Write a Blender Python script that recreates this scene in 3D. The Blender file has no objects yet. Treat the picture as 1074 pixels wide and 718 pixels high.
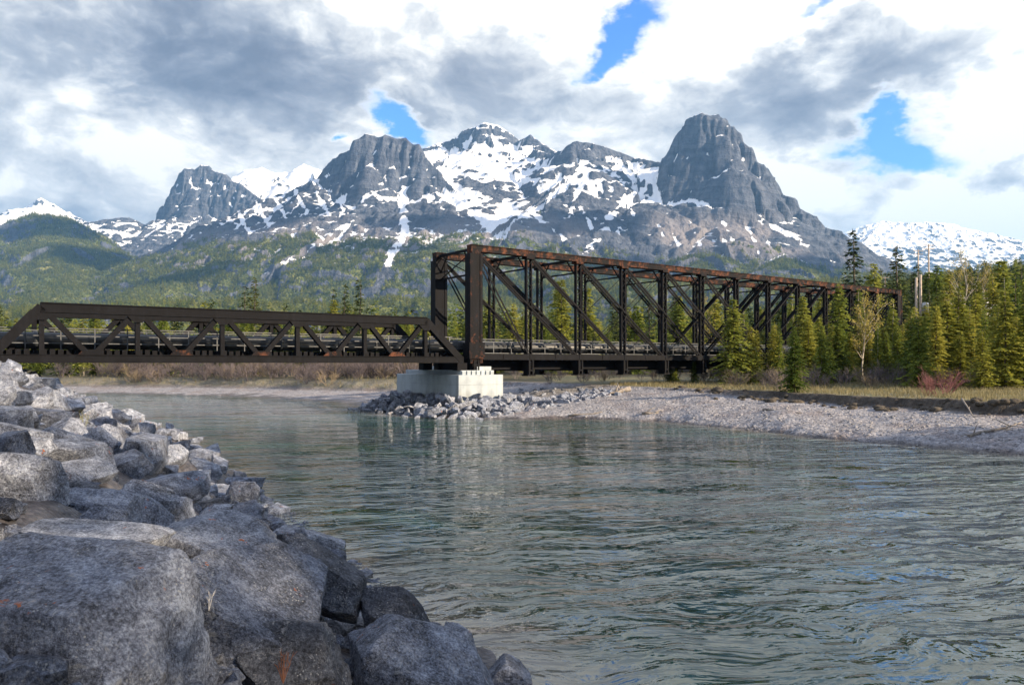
import bpy, bmesh, math, random
import numpy as np
from mathutils import Vector, Matrix, Euler

C = bpy.context.scene.collection
SC = bpy.context.scene
R = math.radians
CAMZ = 3.5          # eye height above the water
F = 800.0           # focal length in photo pixels (photo 1074 x 718)
HX, HY = 537.0, 380.0

# ------------------------------------------------------------------ camera
cam = bpy.data.cameras.new('camera'); cam_o = bpy.data.objects.new('camera', cam); C.objects.link(cam_o)
cam.sensor_width = 36.0; cam.lens = 36.0 * F / 1074.0
cam.shift_y = 21.0 / 1074.0
cam.clip_start = 0.05; cam.clip_end = 60000
cam_o.location = (0, 0, CAMZ); cam_o.rotation_euler = (R(90), 0, 0)
SC.camera = cam_o

# ------------------------------------------------------------------ exposure, render
SC.view_settings.view_transform = 'Standard'; SC.view_settings.look = 'None'
SC.view_settings.gamma = 1.0; SC.view_settings.exposure = 1.5
SC.view_settings.use_curve_mapping = False
SC.cycles.use_denoising = True
SC.cycles.max_bounces = 6; SC.cycles.diffuse_bounces = 2; SC.cycles.glossy_bounces = 3
SC.cycles.transmission_bounces = 3; SC.cycles.volume_bounces = 0; SC.cycles.transparent_max_bounces = 6
SC.cycles.caustics_reflective = False; SC.cycles.caustics_refractive = False

# ------------------------------------------------------------------ sun
SUN_AZ, SUN_EL = 111.0, 22.0      # clockwise from the view direction, above the horizon
sun = bpy.data.lights.new('sun', 'SUN'); sun.energy = 5.0; sun.angle = R(0.53); sun.color = (1.0, 0.80, 0.56)
sun_o = bpy.data.objects.new('sun', sun); C.objects.link(sun_o)
sd = Vector((math.sin(R(SUN_AZ)) * math.cos(R(SUN_EL)), math.cos(R(SUN_AZ)) * math.cos(R(SUN_EL)), math.sin(R(SUN_EL))))
sun_o.rotation_euler = sd.to_track_quat('Z', 'Y').to_euler()
sun_o.location = (60, -40, 90)


# ------------------------------------------------------------------ node helpers
class NT:
    def __init__(s, tree):
        s.t = tree; s.n = tree.nodes; s.l = tree.links
    def new(s, kind, **kw):
        n = s.n.new(kind)
        for k, v in kw.items(): setattr(n, k, v)
        return n
    def put(s, sock, v):
        if hasattr(v, 'is_linked') or isinstance(v, bpy.types.NodeSocket): s.l.new(v, sock)
        elif isinstance(v, (tuple, list)):
            sock.default_value = tuple(v) if len(v) == len(sock.default_value) else tuple(v) + (1,)
        else: sock.default_value = v
    def math(s, op, a, b=None, c=None, clamp=False):
        n = s.new('ShaderNodeMath', operation=op, use_clamp=clamp)
        for i, v in enumerate((a, b, c)):
            if v is not None: s.put(n.inputs[i], v)
        return n.outputs[0]
    def vmath(s, op, a, b=None):
        n = s.new('ShaderNodeVectorMath', operation=op)
        s.put(n.inputs[0], a)
        if b is not None: s.put(n.inputs[1], b)
        return n.outputs['Value'] if op in ('DOT_PRODUCT', 'LENGTH', 'DISTANCE') else n.outputs[0]
    def mix(s, f, a, b):
        n = s.new('ShaderNodeMix', data_type='RGBA')
        s.put(n.inputs[0], f); s.put(n.inputs[6], a); s.put(n.inputs[7], b)
        return n.outputs[2]
    def ss(s, v, lo, hi, a=0.0, b=1.0):
        n = s.new('ShaderNodeMapRange', interpolation_type='SMOOTHSTEP')
        s.put(n.inputs[0], v)
        for i, q in enumerate((lo, hi, a, b)): n.inputs[i + 1].default_value = q
        return n.outputs[0]
    def noise(s, vec, scale, detail=4.0, rough=0.55, dist=0.0, out=0, ntype='FBM'):
        n = s.new('ShaderNodeTexNoise', noise_type=ntype)
        if vec is not None: s.l.new(vec, n.inputs['Vector'])
        n.inputs['Scale'].default_value = scale; n.inputs['Detail'].default_value = detail
        n.inputs['Roughness'].default_value = rough; n.inputs['Distortion'].default_value = dist
        return n.outputs[out]
    def voro(s, vec, scale, feature='F1', out='Distance', rnd=1.0):
        n = s.new('ShaderNodeTexVoronoi', feature=feature)
        if vec is not None: s.l.new(vec, n.inputs['Vector'])
        n.inputs['Scale'].default_value = scale; n.inputs['Randomness'].default_value = rnd
        return n.outputs[out]
    def scale(s, vec, sc, loc=(0, 0, 0), rot=(0, 0, 0)):
        n = s.new('ShaderNodeMapping'); s.l.new(vec, n.inputs[0])
        n.inputs[1].default_value = loc; n.inputs[2].default_value = rot; n.inputs[3].default_value = sc
        return n.outputs[0]
    def ramp(s, f, stops):
        n = s.new('ShaderNodeValToRGB'); s.put(n.inputs[0], f)
        e = n.color_ramp.elements
        while len(e) < len(stops): e.new(0.5)
        for el, (p, c) in zip(e, stops): el.position = p; el.color = tuple(c) + (1,) if len(c) == 3 else c
        return n.outputs[0]
    def bump(s, h, strength=0.5, dist=0.1, normal=None):
        n = s.new('ShaderNodeBump'); s.put(n.inputs['Height'], h)
        n.inputs['Strength'].default_value = strength; n.inputs['Distance'].default_value = dist
        if normal is not None: s.l.new(normal, n.inputs['Normal'])
        return n.outputs[0]


def material(name):
    m = bpy.data.materials.new(name); m.use_nodes = True
    t = NT(m.node_tree); t.n.clear()
    out = t.new('ShaderNodeOutputMaterial'); p = t.new('ShaderNodeBsdfPrincipled')
    t.l.new(p.outputs[0], out.inputs[0])
    t.p = p; t.out = out; t.m = m
    t.set = lambda k, v: t.put(p.inputs[k], v)
    return t


# ------------------------------------------------------------------ world: Nishita sky with broken clouds
w = bpy.data.worlds.new('World'); SC.world = w; w.use_nodes = True
t = NT(w.node_tree); t.n.clear()
wo = t.new('ShaderNodeOutputWorld'); bg = t.new('ShaderNodeBackground'); t.l.new(bg.outputs[0], wo.inputs[0])
bg.inputs['Strength'].default_value = 0.1
sky = t.new('ShaderNodeTexSky', sky_type='NISHITA', sun_disc=False)
sky.sun_elevation = R(SUN_EL); sky.sun_rotation = R(SUN_AZ); sky.air_density = 1.1; sky.dust_density = 0.5; sky.ozone_density = 2.0
tc = t.new('ShaderNodeTexCoord'); D = tc.outputs['Generated']
def skydir(px, py):
    return tuple(Vector((px - HX, F, HY - py)).normalized())
# large rolling shapes, slightly flattened towards the horizon
Dw = t.scale(D, (1.0, 1.0, 1.75))
warp = t.vmath('SUBTRACT', t.noise(Dw, 5.0, 4, 0.55, out=1), (0.5, 0.5, 0.5))
wn = t.new('ShaderNodeVectorMath', operation='SCALE'); t.l.new(warp, wn.inputs[0]); wn.inputs[3].default_value = 0.14
Dq = t.vmath('ADD', Dw, wn.outputs[0])
n_big = t.noise(t.scale(Dq, (1, 1, 1), (3.1, 0.4, 1.2)), 4.6, 9, 0.56)
n_fine = t.noise(t.scale(Dq, (1, 1, 1), (8.1, 2.4, 5.2)), 11.0, 8, 0.6)
# directions are warped a little for the fixed cloud banks as well, so their borders billow
wf = t.new('ShaderNodeVectorMath', operation='SCALE'); t.l.new(t.vmath('SUBTRACT', t.noise(Dw, 9.0, 6, 0.6, out=1), (0.5, 0.5, 0.5)), wf.inputs[0]); wf.inputs[3].default_value = 0.13
Db = t.vmath('ADD', D, wf.outputs[0])
def blob(px, py, rx, ry, tilt=0.0):
    """soft elliptical region of the sky around one direction, 1 in the middle"""
    d = Vector(skydir(px, py)); r = d.cross(Vector((0, 0, 1))).normalized(); u = r.cross(d)
    c, s_ = math.cos(R(tilt)), math.sin(R(tilt)); k = F / d.y
    a = (r * c + u * s_) * (k / rx / 1.0); b = (u * c - r * s_) * (k / ry / 1.0)
    a = a * (d.y); b = b * (d.y)
    off = t.vmath('SUBTRACT', Db, tuple(d))
    x = t.vmath('DOT_PRODUCT', off, tuple(a)); y = t.vmath('DOT_PRODUCT', off, tuple(b))
    q = t.math('ADD', t.math('MULTIPLY', x, x), t.math('MULTIPLY', y, y))
    front = t.math('GREATER_THAN', t.vmath('DOT_PRODUCT', D, tuple(d)), 0.2)
    return t.math('MULTIPLY', t.math('EXPONENT', t.math('MULTIPLY', q, -1.0)), front)
def total(items):
    acc = None
    for wgt, b in items:
        v = t.math('MULTIPLY', b, wgt); acc = v if acc is None else t.math('ADD', acc, v)
    return acc
holes = total([(1.15, blob(642, 42, 46, 17, 38)), (1.15, blob(420, 122, 34, 15, -35)), (0.8, blob(362, 140, 9, 8)), (1.15, blob(915, 160, 72, 28, 10)), (0.9, blob(925, 128, 22, 16, -60)),
               (0.85, blob(852, 6, 22, 11)), (0.6, blob(965, 185, 45, 22, 20)), (0.7, blob(905, 212, 40, 18)), (-1.1, blob(843, 188, 44, 24, -10)), (-1.0, blob(975, 206, 50, 18)), (-0.5, blob(1020, 120, 60, 30)), (0.45, blob(660, 20, 60, 40)), (0.35, blob(560, 150, 60, 18))])
cov = t.math('SUBTRACT', t.math('ADD', 0.92, t.math('MULTIPLY', t.math('SUBTRACT', n_big, 0.5), 1.1)), holes)
cov = t.math('ADD', cov, t.math('MULTIPLY', t.math('SUBTRACT', n_fine, 0.5), 1.35))
mask = t.math('MULTIPLY', t.ss(cov, -0.05, 0.60), 1.0)
dark = total([(0.66, blob(230, 58, 220, 58, -6)), (0.30, blob(90, 40, 150, 55)), (0.16, blob(420, 90, 140, 40, -12)), (0.28, blob(40, 165, 130, 50)), (0.22, blob(560, 70, 90, 60)), (0.72, blob(945, 62, 125, 46, 6)), (0.75, blob(1062, 172, 40, 24)),
              (0.20, blob(800, 85, 110, 50)), (0.08, blob(690, 110, 110, 36)), (-0.75, blob(1060, 110, 60, 50)), (-0.5, blob(720, 45, 45, 30)), (-0.28, blob(300, 165, 210, 36)),
              (-0.3, blob(600, 15, 120, 20)), (-0.35, blob(820, 25, 60, 20)), (-0.3, blob(20, 15, 60, 40)), (-0.5, blob(1030, 215, 110, 35)), (-0.45, blob(835, 185, 50, 30)), (-0.8, blob(1050, -270, 440, 200)), (-0.35, blob(480, -230, 420, 120))])
dk = t.math('ADD', t.math('ADD', dark, 0.21), t.math('ADD', t.math('MULTIPLY', t.math('SUBTRACT', n_big, 0.5), 1.5), t.math('MULTIPLY', t.math('SUBTRACT', n_fine, 0.5), 1.5)))
edge = t.ss(cov, 0.2, 0.9)
dk = t.math('MULTIPLY', dk, edge)
cc = t.ramp(dk, [(0.0, (5.0, 4.8, 4.4)), (0.16, (3.55, 3.5, 3.42)), (0.46, (1.9, 1.97, 2.15)), (0.8, (1.1, 1.17, 1.4)), (1.0, (0.78, 0.84, 1.06))])
sz_ = t.new('ShaderNodeSeparateXYZ'); t.l.new(D, sz_.inputs[0])
over = t.ss(t.math('ADD', sz_.outputs[2], t.math('MULTIPLY', t.math('SUBTRACT', n_big, 0.5), 0.5)), 0.46, 0.66)        # overhead the deck opens to blue
mask = t.math('MULTIPLY', mask, t.math('SUBTRACT', 1.0, t.math('MULTIPLY', over, 0.35)))
skyc = t.vmath('MULTIPLY', sky.outputs[0], (0.38, 0.70, 1.32))
col = t.mix(mask, skyc, cc)
t.l.new(col, bg.inputs['Color'])


# ------------------------------------------------------------------ numpy noise
_rng = np.random.RandomState(7)
_perm = _rng.permutation(512).astype(np.int64)
_perm = np.concatenate([_perm] * 4)
_grad = _rng.normal(size=(512, 3)); _grad /= np.linalg.norm(_grad, axis=1)[:, None]
def pn(x, y, z=None):
    x = np.asarray(x, float); y = np.asarray(y, float)
    z = np.zeros_like(x) + (0.37 if z is None else z)
    xi, yi, zi = np.floor(x).astype(np.int64), np.floor(y).astype(np.int64), np.floor(z).astype(np.int64)
    xf, yf, zf = x - xi, y - yi, z - zi
    u, v, q = (f * f * f * (f * (f * 6 - 15) + 10) for f in (xf, yf, zf))
    xi &= 511; yi &= 511; zi &= 511
    out = 0
    for i in (0, 1):
        a = _perm[xi + i]; wx = u if i else 1 - u
        for j in (0, 1):
            b = _perm[a + yi + j]; wy = v if j else 1 - v
            for k in (0, 1):
                g = _grad[_perm[b + zi + k]]; wz = q if k else 1 - q
                out = out + wx * wy * wz * (g[..., 0] * (xf - i) + g[..., 1] * (yf - j) + g[..., 2] * (zf - k))
    return out * 1.5
def fbm(x, y, z=None, octv=5, gain=0.5, lac=2.03):
    a, f, s = 1.0, 1.0, 0
    for o in range(octv):
        s = s + a * pn(x * f + 13.7 * o, y * f - 7.1 * o, None if z is None else z * f + 3.3 * o); a *= gain; f *= lac
    return s
def ridged(x, y, octv=4, gain=0.5):
    a, f, s = 1.0, 1.0, 0
    for o in range(octv):
        s = s + a * (1 - 2 * np.abs(pn(x * f + 5.1 * o, y * f + 9.3 * o))); a *= gain; f *= 2.07
    return s
def sstep(x, a, b):
    q = np.clip((x - a) / (b - a), 0, 1); return q * q * (3 - 2 * q)

# ------------------------------------------------------------------ mesh helpers
def np_mesh(name, V, faces, smooth=True):
    me = bpy.data.meshes.new(name)
    V = np.asarray(V, np.float32); faces = np.asarray(faces, np.int32)
    n, k = faces.shape
    me.vertices.add(len(V)); me.vertices.foreach_set('co', V.ravel())
    me.loops.add(n * k); me.loops.foreach_set('vertex_index', faces.ravel())
    me.polygons.add(n); me.polygons.foreach_set('loop_start', np.arange(0, n * k, k, dtype=np.int32))
    me.polygons.foreach_set('loop_total', np.full(n, k, np.int32))
    me.polygons.foreach_set('use_smooth', np.full(n, smooth))
    me.update(calc_edges=True); me.validate()
    return me
def grid_faces(nu, nv):
    i = np.arange(nu * nv).reshape(nu, nv)
    return np.stack([i[:-1, :-1], i[1:, :-1], i[1:, 1:], i[:-1, 1:]], -1).reshape(-1, 4)
def link(name, me, mat=None, parent=None):
    o = bpy.data.objects.new(name, me); C.objects.link(o)
    if mat is not None: me.materials.clear(); me.materials.append(mat)
    if parent is not None: o.parent = parent
    return o
def tag(o, label=None, cat=None, group=None, kind=None):
    if label: o['label'] = label
    if cat: o['category'] = cat
    if group: o['group'] = group
    if kind: o['kind'] = kind
    return o
def empty(name, loc, rz=0.0):
    o = bpy.data.objects.new(name, None); C.objects.link(o); o.location = loc; o.rotation_euler = (0, 0, rz); o.empty_display_size = 0.3
    return o
def copy_tree(o, parent=None):
    c = o.copy(); C.objects.link(c); c.parent = parent
    for ch in list(o.children): copy_tree(ch, c)
    return c
class MB:
    def __init__(s): s.v = []; s.f = []
    def add(s, V, Fs):
        b = len(s.v); s.v += [tuple(p) for p in V]; s.f += [tuple(i + b for i in f) for f in Fs]
    def box(s, x0, x1, y0, y1, z0, z1):
        s.add([(x0, y0, z0), (x1, y0, z0), (x1, y1, z0), (x0, y1, z0), (x0, y0, z1), (x1, y0, z1), (x1, y1, z1), (x0, y1, z1)],
              [(0, 3, 2, 1), (4, 5, 6, 7), (0, 1, 5, 4), (1, 2, 6, 5), (2, 3, 7, 6), (3, 0, 4, 7)])
    def bar(s, p0, p1, wd, ht, side=(0, 1, 0)):
        p0, p1 = Vector(p0), Vector(p1); d = (p1 - p0).normalized(); sv = Vector(side)
        sv = (sv - d * sv.dot(d)).normalized(); up = sv.cross(d)
        V = []
        for p in (p0, p1):
            for a, b in ((-1, -1), (1, -1), (1, 1), (-1, 1)): V.append(p + sv * (a * wd / 2) + up * (b * ht / 2))
        s.add(V, [(0, 1, 2, 3), (7, 6, 5, 4), (0, 4, 5, 1), (1, 5, 6, 2), (2, 6, 7, 3), (3, 7, 4, 0)])
    def tube(s, pts, radii, n=8, cap=True):
        pts = [Vector(p) for p in pts]; V = []; prev = None
        for i, p in enumerate(pts):
            d = (pts[min(i + 1, len(pts) - 1)] - pts[max(i - 1, 0)]).normalized()
            a = prev - d * prev.dot(d) if prev is not None else d.orthogonal()
            a.normalize(); prev = a; b = d.cross(a)
            for k in range(n):
                th = 2 * math.pi * k / n; V.append(p + (a * math.cos(th) + b * math.sin(th)) * radii[i])
        Fs = []
        for i in range(len(pts) - 1):
            for k in range(n):
                Fs.append((i * n + k, i * n + (k + 1) % n, (i + 1) * n + (k + 1) % n, (i + 1) * n + k))
        if cap: Fs.append(tuple(range(n - 1, -1, -1))); Fs.append(tuple(range((len(pts) - 1) * n, len(pts) * n)))
        s.add(V, Fs)
    def mesh(s, name, smooth=False):
        me = bpy.data.meshes.new(name); me.from_pydata(s.v, [], s.f)
        if smooth: me.polygons.foreach_set('use_smooth', [True] * len(me.polygons))
        me.update(); return me
    def build(s, name, mat, parent=None, smooth=False, bevel=0.0):
        o = link(name, s.mesh(name, smooth), mat, parent)
        if bevel:
            b = o.modifiers.new('bevel', 'BEVEL'); b.width = bevel; b.segments = 2; b.limit_method = 'ANGLE'
        return o

_ico = {}
def ico(sub):
    if sub not in _ico:
        bm = bmesh.new(); bmesh.ops.create_icosphere(bm, subdivisions=sub, radius=1.0); bm.verts.ensure_lookup_table()
        _ico[sub] = (np.array([v.co[:] for v in bm.verts]), np.array([[v.index for v in f.verts] for f in bm.faces])); bm.free()
    return _ico[sub]
# ------------------------------------------------------------------ materials
def m_mountain():
    t = material('mountain_rock'); geo = t.new('ShaderNodeNewGeometry'); P = geo.outputs['Position']
    def attr(n):
        a = t.new('ShaderNodeAttribute'); a.attribute_name = n; return a.outputs['Fac']
    sep = t.new('ShaderNodeSeparateXYZ'); t.l.new(P, sep.inputs[0])
    # tilted strata
    wob = t.noise(P, 0.004, 4)
    zz = t.math('ADD', t.math('ADD', sep.outputs[2], t.math('MULTIPLY', sep.outputs[0], 0.10)), t.math('MULTIPLY', wob, 90.0))
    cz = t.new('ShaderNodeCombineXYZ'); t.l.new(zz, cz.inputs[2])
    strata = t.noise(cz.outputs[0], 0.045, 6, 0.7)
    mott = t.noise(P, 0.016, 7, 0.62)
    streak = t.noise(t.scale(P, (0.05, 0.05, 0.007)), 1.0, 5, 0.6)
    g = t.math('ADD', t.math('ADD', t.math('MULTIPLY', strata, 0.45), t.math('MULTIPLY', mott, 0.3)), t.math('MULTIPLY', streak, 0.3))
    rock = t.ramp(g, [(0.34, (0.026, 0.029, 0.037)), (0.5, (0.080, 0.084, 0.096)), (0.64, (0.165, 0.166, 0.174)), (0.8, (0.28, 0.272, 0.268))])
    talus = t.mix(t.noise(P, 0.02, 6), (0.20, 0.165, 0.145), (0.30, 0.26, 0.235))
    rock = t.vmath('MULTIPLY', t.mix(attr('talus'), rock, talus), (0.84, 0.92, 1.08))
    fn = t.noise(P, 0.05, 5, 0.7); sp = t.voro(P, 0.11)
    forest = t.ramp(t.noise(P, 0.012, 6, 0.6), [(0.3, (0.05, 0.068, 0.024)), (0.52, (0.12, 0.14, 0.042)), (0.72, (0.24, 0.225, 0.08))])
    forest = t.mix(t.ss(sp, 0.2, 0.75), t.mix(0.45, forest, (0.015, 0.022, 0.012)), forest)
    fm = t.ss(t.math('ADD', attr('forest'), t.math('MULTIPLY', t.math('SUBTRACT', fn, 0.5), 0.9)), 0.42, 0.58)
    base = t.mix(fm, rock, forest)
    sn = t.math('ADD', attr('snow'), t.math('ADD', t.math('MULTIPLY', t.math('SUBTRACT', t.noise(t.scale(P, (1.3, 1, 0.40)), 0.06, 9, 0.78), 0.5), 0.5), t.math('MULTIPLY', t.math('SUBTRACT', strata, 0.5), 0.95)))
    sm = t.ss(sn, 0.47, 0.54)
    base = t.mix(sm, base, (0.86, 0.88, 0.92))
    t.set('Base Color', base); t.set('Roughness', 0.95); t.set('Specular IOR Level', 0.1)
    h = t.math('ADD', t.math('MULTIPLY', strata, 14.0), t.math('ADD', t.math('MULTIPLY', mott, 22.0), t.math('MULTIPLY', streak, 16.0)))
    h = t.math('MULTIPLY', h, t.math('SUBTRACT', 1.0, t.math('MULTIPLY', sm, 0.75)))
    h = t.math('ADD', h, t.math('MULTIPLY', fm, t.math('MULTIPLY', sp, -9.0)))
    t.set('Normal', t.bump(h, 0.9, 1.0))
    return t.m
def m_rock(name='limestone', gain=1.0):
    t = material(name); tc = t.new('ShaderNodeTexCoord'); oi = t.new('ShaderNodeObjectInfo'); geo = t.new('ShaderNodeNewGeometry')
    P0 = geo.outputs['Position']
    off = t.new('ShaderNodeVectorMath', operation='SCALE'); off.inputs[0].default_value = (17, 31, 23); t.l.new(oi.outputs['Random'], off.inputs[3])
    P = t.vmath('ADD', tc.outputs['Object'], off.outputs[0])
    Pw = t.vmath('ADD', P0, off.outputs[0])
    cleave = t.noise(t.scale(P, (1.5, 2.2, 9.0), rot=(0.5, 0.3, 0.2)), 1.3, 6, 0.65)
    big = t.noise(P, 1.6, 6, 0.6); mid = t.noise(Pw, 6.5, 9, 0.74, 0.15); fine = t.noise(Pw, 45.0, 6, 0.75)
    g = t.math('ADD', t.math('MULTIPLY', big, 0.22), t.math('ADD', t.math('MULTIPLY', mid, 0.36), t.math('MULTIPLY', fine, 0.44)))
    c = t.ramp(g, [(0.42, (0.022, 0.023, 0.028)), (0.475, (0.105, 0.109, 0.124)), (0.535, (0.25, 0.254, 0.278)), (0.60, (0.52, 0.52, 0.53))])
    tone = t.ramp(oi.outputs['Random'], [(0.0, (0.45, 0.48, 0.56)), (0.25, (0.95, 0.97, 1.03)), (0.5, (0.72, 0.75, 0.83)), (0.8, (1.08, 1.06, 1.06)), (1.0, (0.52, 0.55, 0.63))])
    c = t.vmath('MULTIPLY', t.vmath('MULTIPLY', c, tone), (1.40, 1.50, 1.63))
    if gain != 1.0: c = t.vmath('MULTIPLY', c, (gain, gain, gain))
    # pale calcite scars and lichen crusts
    v1 = t.math('ABSOLUTE', t.math('SUBTRACT', t.noise(Pw, 5.5, 7, 0.72, 1.2), 0.5))
    vein = t.math('MULTIPLY', t.ss(v1, 0.028, 0.0), t.ss(t.noise(Pw, 2.2, 3), 0.48, 0.62))
    crust = t.math('MULTIPLY', t.ss(t.noise(Pw, 14.0, 8, 0.75), 0.56, 0.66), t.ss(t.noise(P, 2.3, 4), 0.42, 0.6))
    c = t.mix(t.math('MULTIPLY', vein, 0.4), c, (0.55, 0.55, 0.56)); c = t.mix(t.math('MULTIPLY', crust, 0.6), c, (0.48, 0.48, 0.50))
    ck = t.math('MULTIPLY', t.ss(t.math('ABSOLUTE', t.math('SUBTRACT', t.noise(Pw, 1.5, 6, 0.6), 0.5)), 0.010, 0.002), t.ss(t.noise(P, 1.9, 3), 0.46, 0.56))
    spot = t.math('MULTIPLY', t.ss(t.voro(Pw, 34.0), 0.26, 0.18), t.ss(t.noise(Pw, 4.2, 5, 0.65), 0.50, 0.60))
    c = t.mix(t.math('MULTIPLY', spot, 0.7), c, (0.55, 0.56, 0.57))
    sc1 = t.ss(t.noise(t.scale(Pw, (5, 46, 14), rot=(0.3, 0.5, 0.9)), 1.0, 4, 0.6), 0.60, 0.67); sc2 = t.ss(t.noise(t.scale(Pw, (60, 7, 16), rot=(0.8, 0.2, 0.4)), 1.0, 4, 0.6), 0.61, 0.68)
    scr = t.math('MULTIPLY', t.math('MAXIMUM', sc1, sc2), t.ss(t.noise(Pw, 2.6, 5, 0.65), 0.44, 0.58))
    c = t.mix(t.math('MULTIPLY', scr, 0.6), c, (0.50, 0.51, 0.53))
    brown = t.ss(t.noise(P, 1.1, 5, 0.6), 0.58, 0.74)
    c = t.mix(t.math('MULTIPLY', brown, 0.15), c, (0.24, 0.19, 0.15))
    orange = t.math('MULTIPLY', t.ss(t.noise(Pw, 11.0, 7, 0.7), 0.60, 0.63), t.ss(t.noise(Pw, 2.3, 2), 0.61, 0.66))
    c = t.mix(orange, c, (0.50, 0.13, 0.02))
    t.set('Base Color', c); t.set('Roughness', 0.72); t.set('Specular IOR Level', 0.35)
    h = t.math('ADD', t.math('SUBTRACT', t.math('MULTIPLY', mid, 0.15), t.math('MULTIPLY', ck, 0.012)), t.math('ADD', t.math('MULTIPLY', fine, 0.034), t.math('MULTIPLY', cleave, 0.05)))
    t.set('Normal', t.bump(h, 1.0, 1.0))
    return t.m
def m_ground():
    t = material('river_bank_ground'); geo = t.new('ShaderNodeNewGeometry'); P = geo.outputs['Position']
    def attr(n):
        a = t.new('ShaderNodeAttribute'); a.attribute_name = n; return a.outputs['Fac']
    cell = t.new('ShaderNodeTexVoronoi'); t.l.new(P, cell.inputs['Vector']); cell.inputs['Scale'].default_value = 5.5
    cell2 = t.new('ShaderNodeTexVoronoi'); t.l.new(P, cell2.inputs['Vector']); cell2.inputs['Scale'].default_value = 16
    bw = t.new('ShaderNodeSeparateColor'); t.l.new(cell.outputs['Color'], bw.inputs[0]); bw2 = t.new('ShaderNodeSeparateColor'); t.l.new(cell2.outputs['Color'], bw2.inputs[0])
    peb = t.ramp(t.math('ADD', t.math('MULTIPLY', bw.outputs[0], 0.5), t.math('MULTIPLY', bw2.outputs[1], 0.5)), [(0.1, (0.13, 0.13, 0.145)), (0.4, (0.26, 0.258, 0.282)), (0.7, (0.36, 0.355, 0.38)), (0.95, (0.52, 0.51, 0.525))])
    peb = t.mix(t.ss(t.noise(P, 0.5, 5), 0.45, 0.75), peb, t.vmath('MULTIPLY', peb, (0.85, 0.74, 0.68)))
    peb = t.mix(t.ss(cell.outputs['Distance'], 0.10, 0.16), peb, t.vmath('MULTIPLY', peb, (0.8, 0.8, 0.8)))
    wet_or_shade = attr('wet_or_shade'); peb = t.mix(wet_or_shade, peb, t.vmath('MULTIPLY', peb, (0.34, 0.32, 0.31)))
    soil = t.ramp(t.noise(P, 2.2, 7, 0.7), [(0.3, (0.028, 0.024, 0.021)), (0.55, (0.075, 0.063, 0.052)), (0.75, (0.15, 0.128, 0.105))])
    gr = t.ramp(t.noise(t.scale(P, (1, 1, 0.2)), 1.1, 8, 0.68), [(0.3, (0.11, 0.095, 0.06)), (0.5, (0.19, 0.17, 0.105)), (0.62, (0.12, 0.13, 0.055)), (0.8, (0.29, 0.255, 0.18))])
    duff = t.ramp(t.noise(P, 0.6, 7, 0.65), [(0.3, (0.03, 0.034, 0.016)), (0.55, (0.085, 0.075, 0.045)), (0.75, (0.13, 0.12, 0.06))])
    c = t.mix(attr('soil'), peb, soil); c = t.mix(attr('grass'), c, gr); c = t.mix(attr('duff'), c, duff)
    t.set('Base Color', c); t.set('Roughness', t.math('SUBTRACT', 0.9, t.math('MULTIPLY', wet_or_shade, 0.45))); t.set('Specular IOR Level', 0.25)
    h = t.math('ADD', t.math('MULTIPLY', cell.outputs['Distance'], -0.06), t.math('ADD', t.math('MULTIPLY', cell2.outputs['Distance'], -0.025), t.math('MULTIPLY', t.noise(P, 1.5, 6), 0.12)))
    t.set('Normal', t.bump(h, 0.8, 1.0))
    return t.m
def m_water():
    t = material('river_water'); geo = t.new('ShaderNodeNewGeometry'); P = geo.outputs['Position']
    # the current runs from the lower left to the upper right of the reach
    flow = t.scale(P, (1, 1, 1), rot=(0, 0, R(-14)))
    wq = t.vmath('MULTIPLY', t.vmath('SUBTRACT', t.noise(flow, 0.45, 3, 0.5, out=1), (0.5, 0.5, 0.5)), (1.6, 1.6, 0))
    fq = t.vmath('ADD', flow, wq)
    n1 = t.noise(t.scale(fq, (0.38, 1.0, 1)), 0.6, 3, 0.5)
    n2 = t.noise(t.scale(fq, (0.42, 1.0, 1), (4, 7, 0)), 2.1, 3, 0.5, 0.15)
    n3 = t.noise(t.scale(fq, (0.7, 1.0, 1), (1, 2, 0)), 7.5, 3, 0.5, 0.0)
    h = t.math('SUBTRACT', t.math('ADD', t.math('MULTIPLY', n1, 0.38), t.math('ADD', t.math('MULTIPLY', n2, 0.17), t.math('MULTIPLY', n3, 0.016))), 0.283)
    calm = t.ss(t.noise(t.scale(P, (0.6, 1.8, 1), rot=(0, 0, R(-10))), 0.13, 6, 0.62), 0.40, 0.60, 0.35, 1.3)
    h = t.math('MULTIPLY', h, calm)
    t.set('Normal', t.bump(h, 1.0, 1.0))
    deep = t.mix(t.noise(P, 0.12, 4), (0.001, 0.024, 0.012), (0.004, 0.042, 0.023))
    a = t.new('ShaderNodeAttribute'); a.attribute_name = 'shallow'
    t.set('Base Color', t.mix(a.outputs['Fac'], deep, (0.11, 0.10, 0.078)))
    t.set('Roughness', 0.02); t.set('IOR', 1.52); t.set('Specular IOR Level', 1.0)
    return t.m
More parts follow.
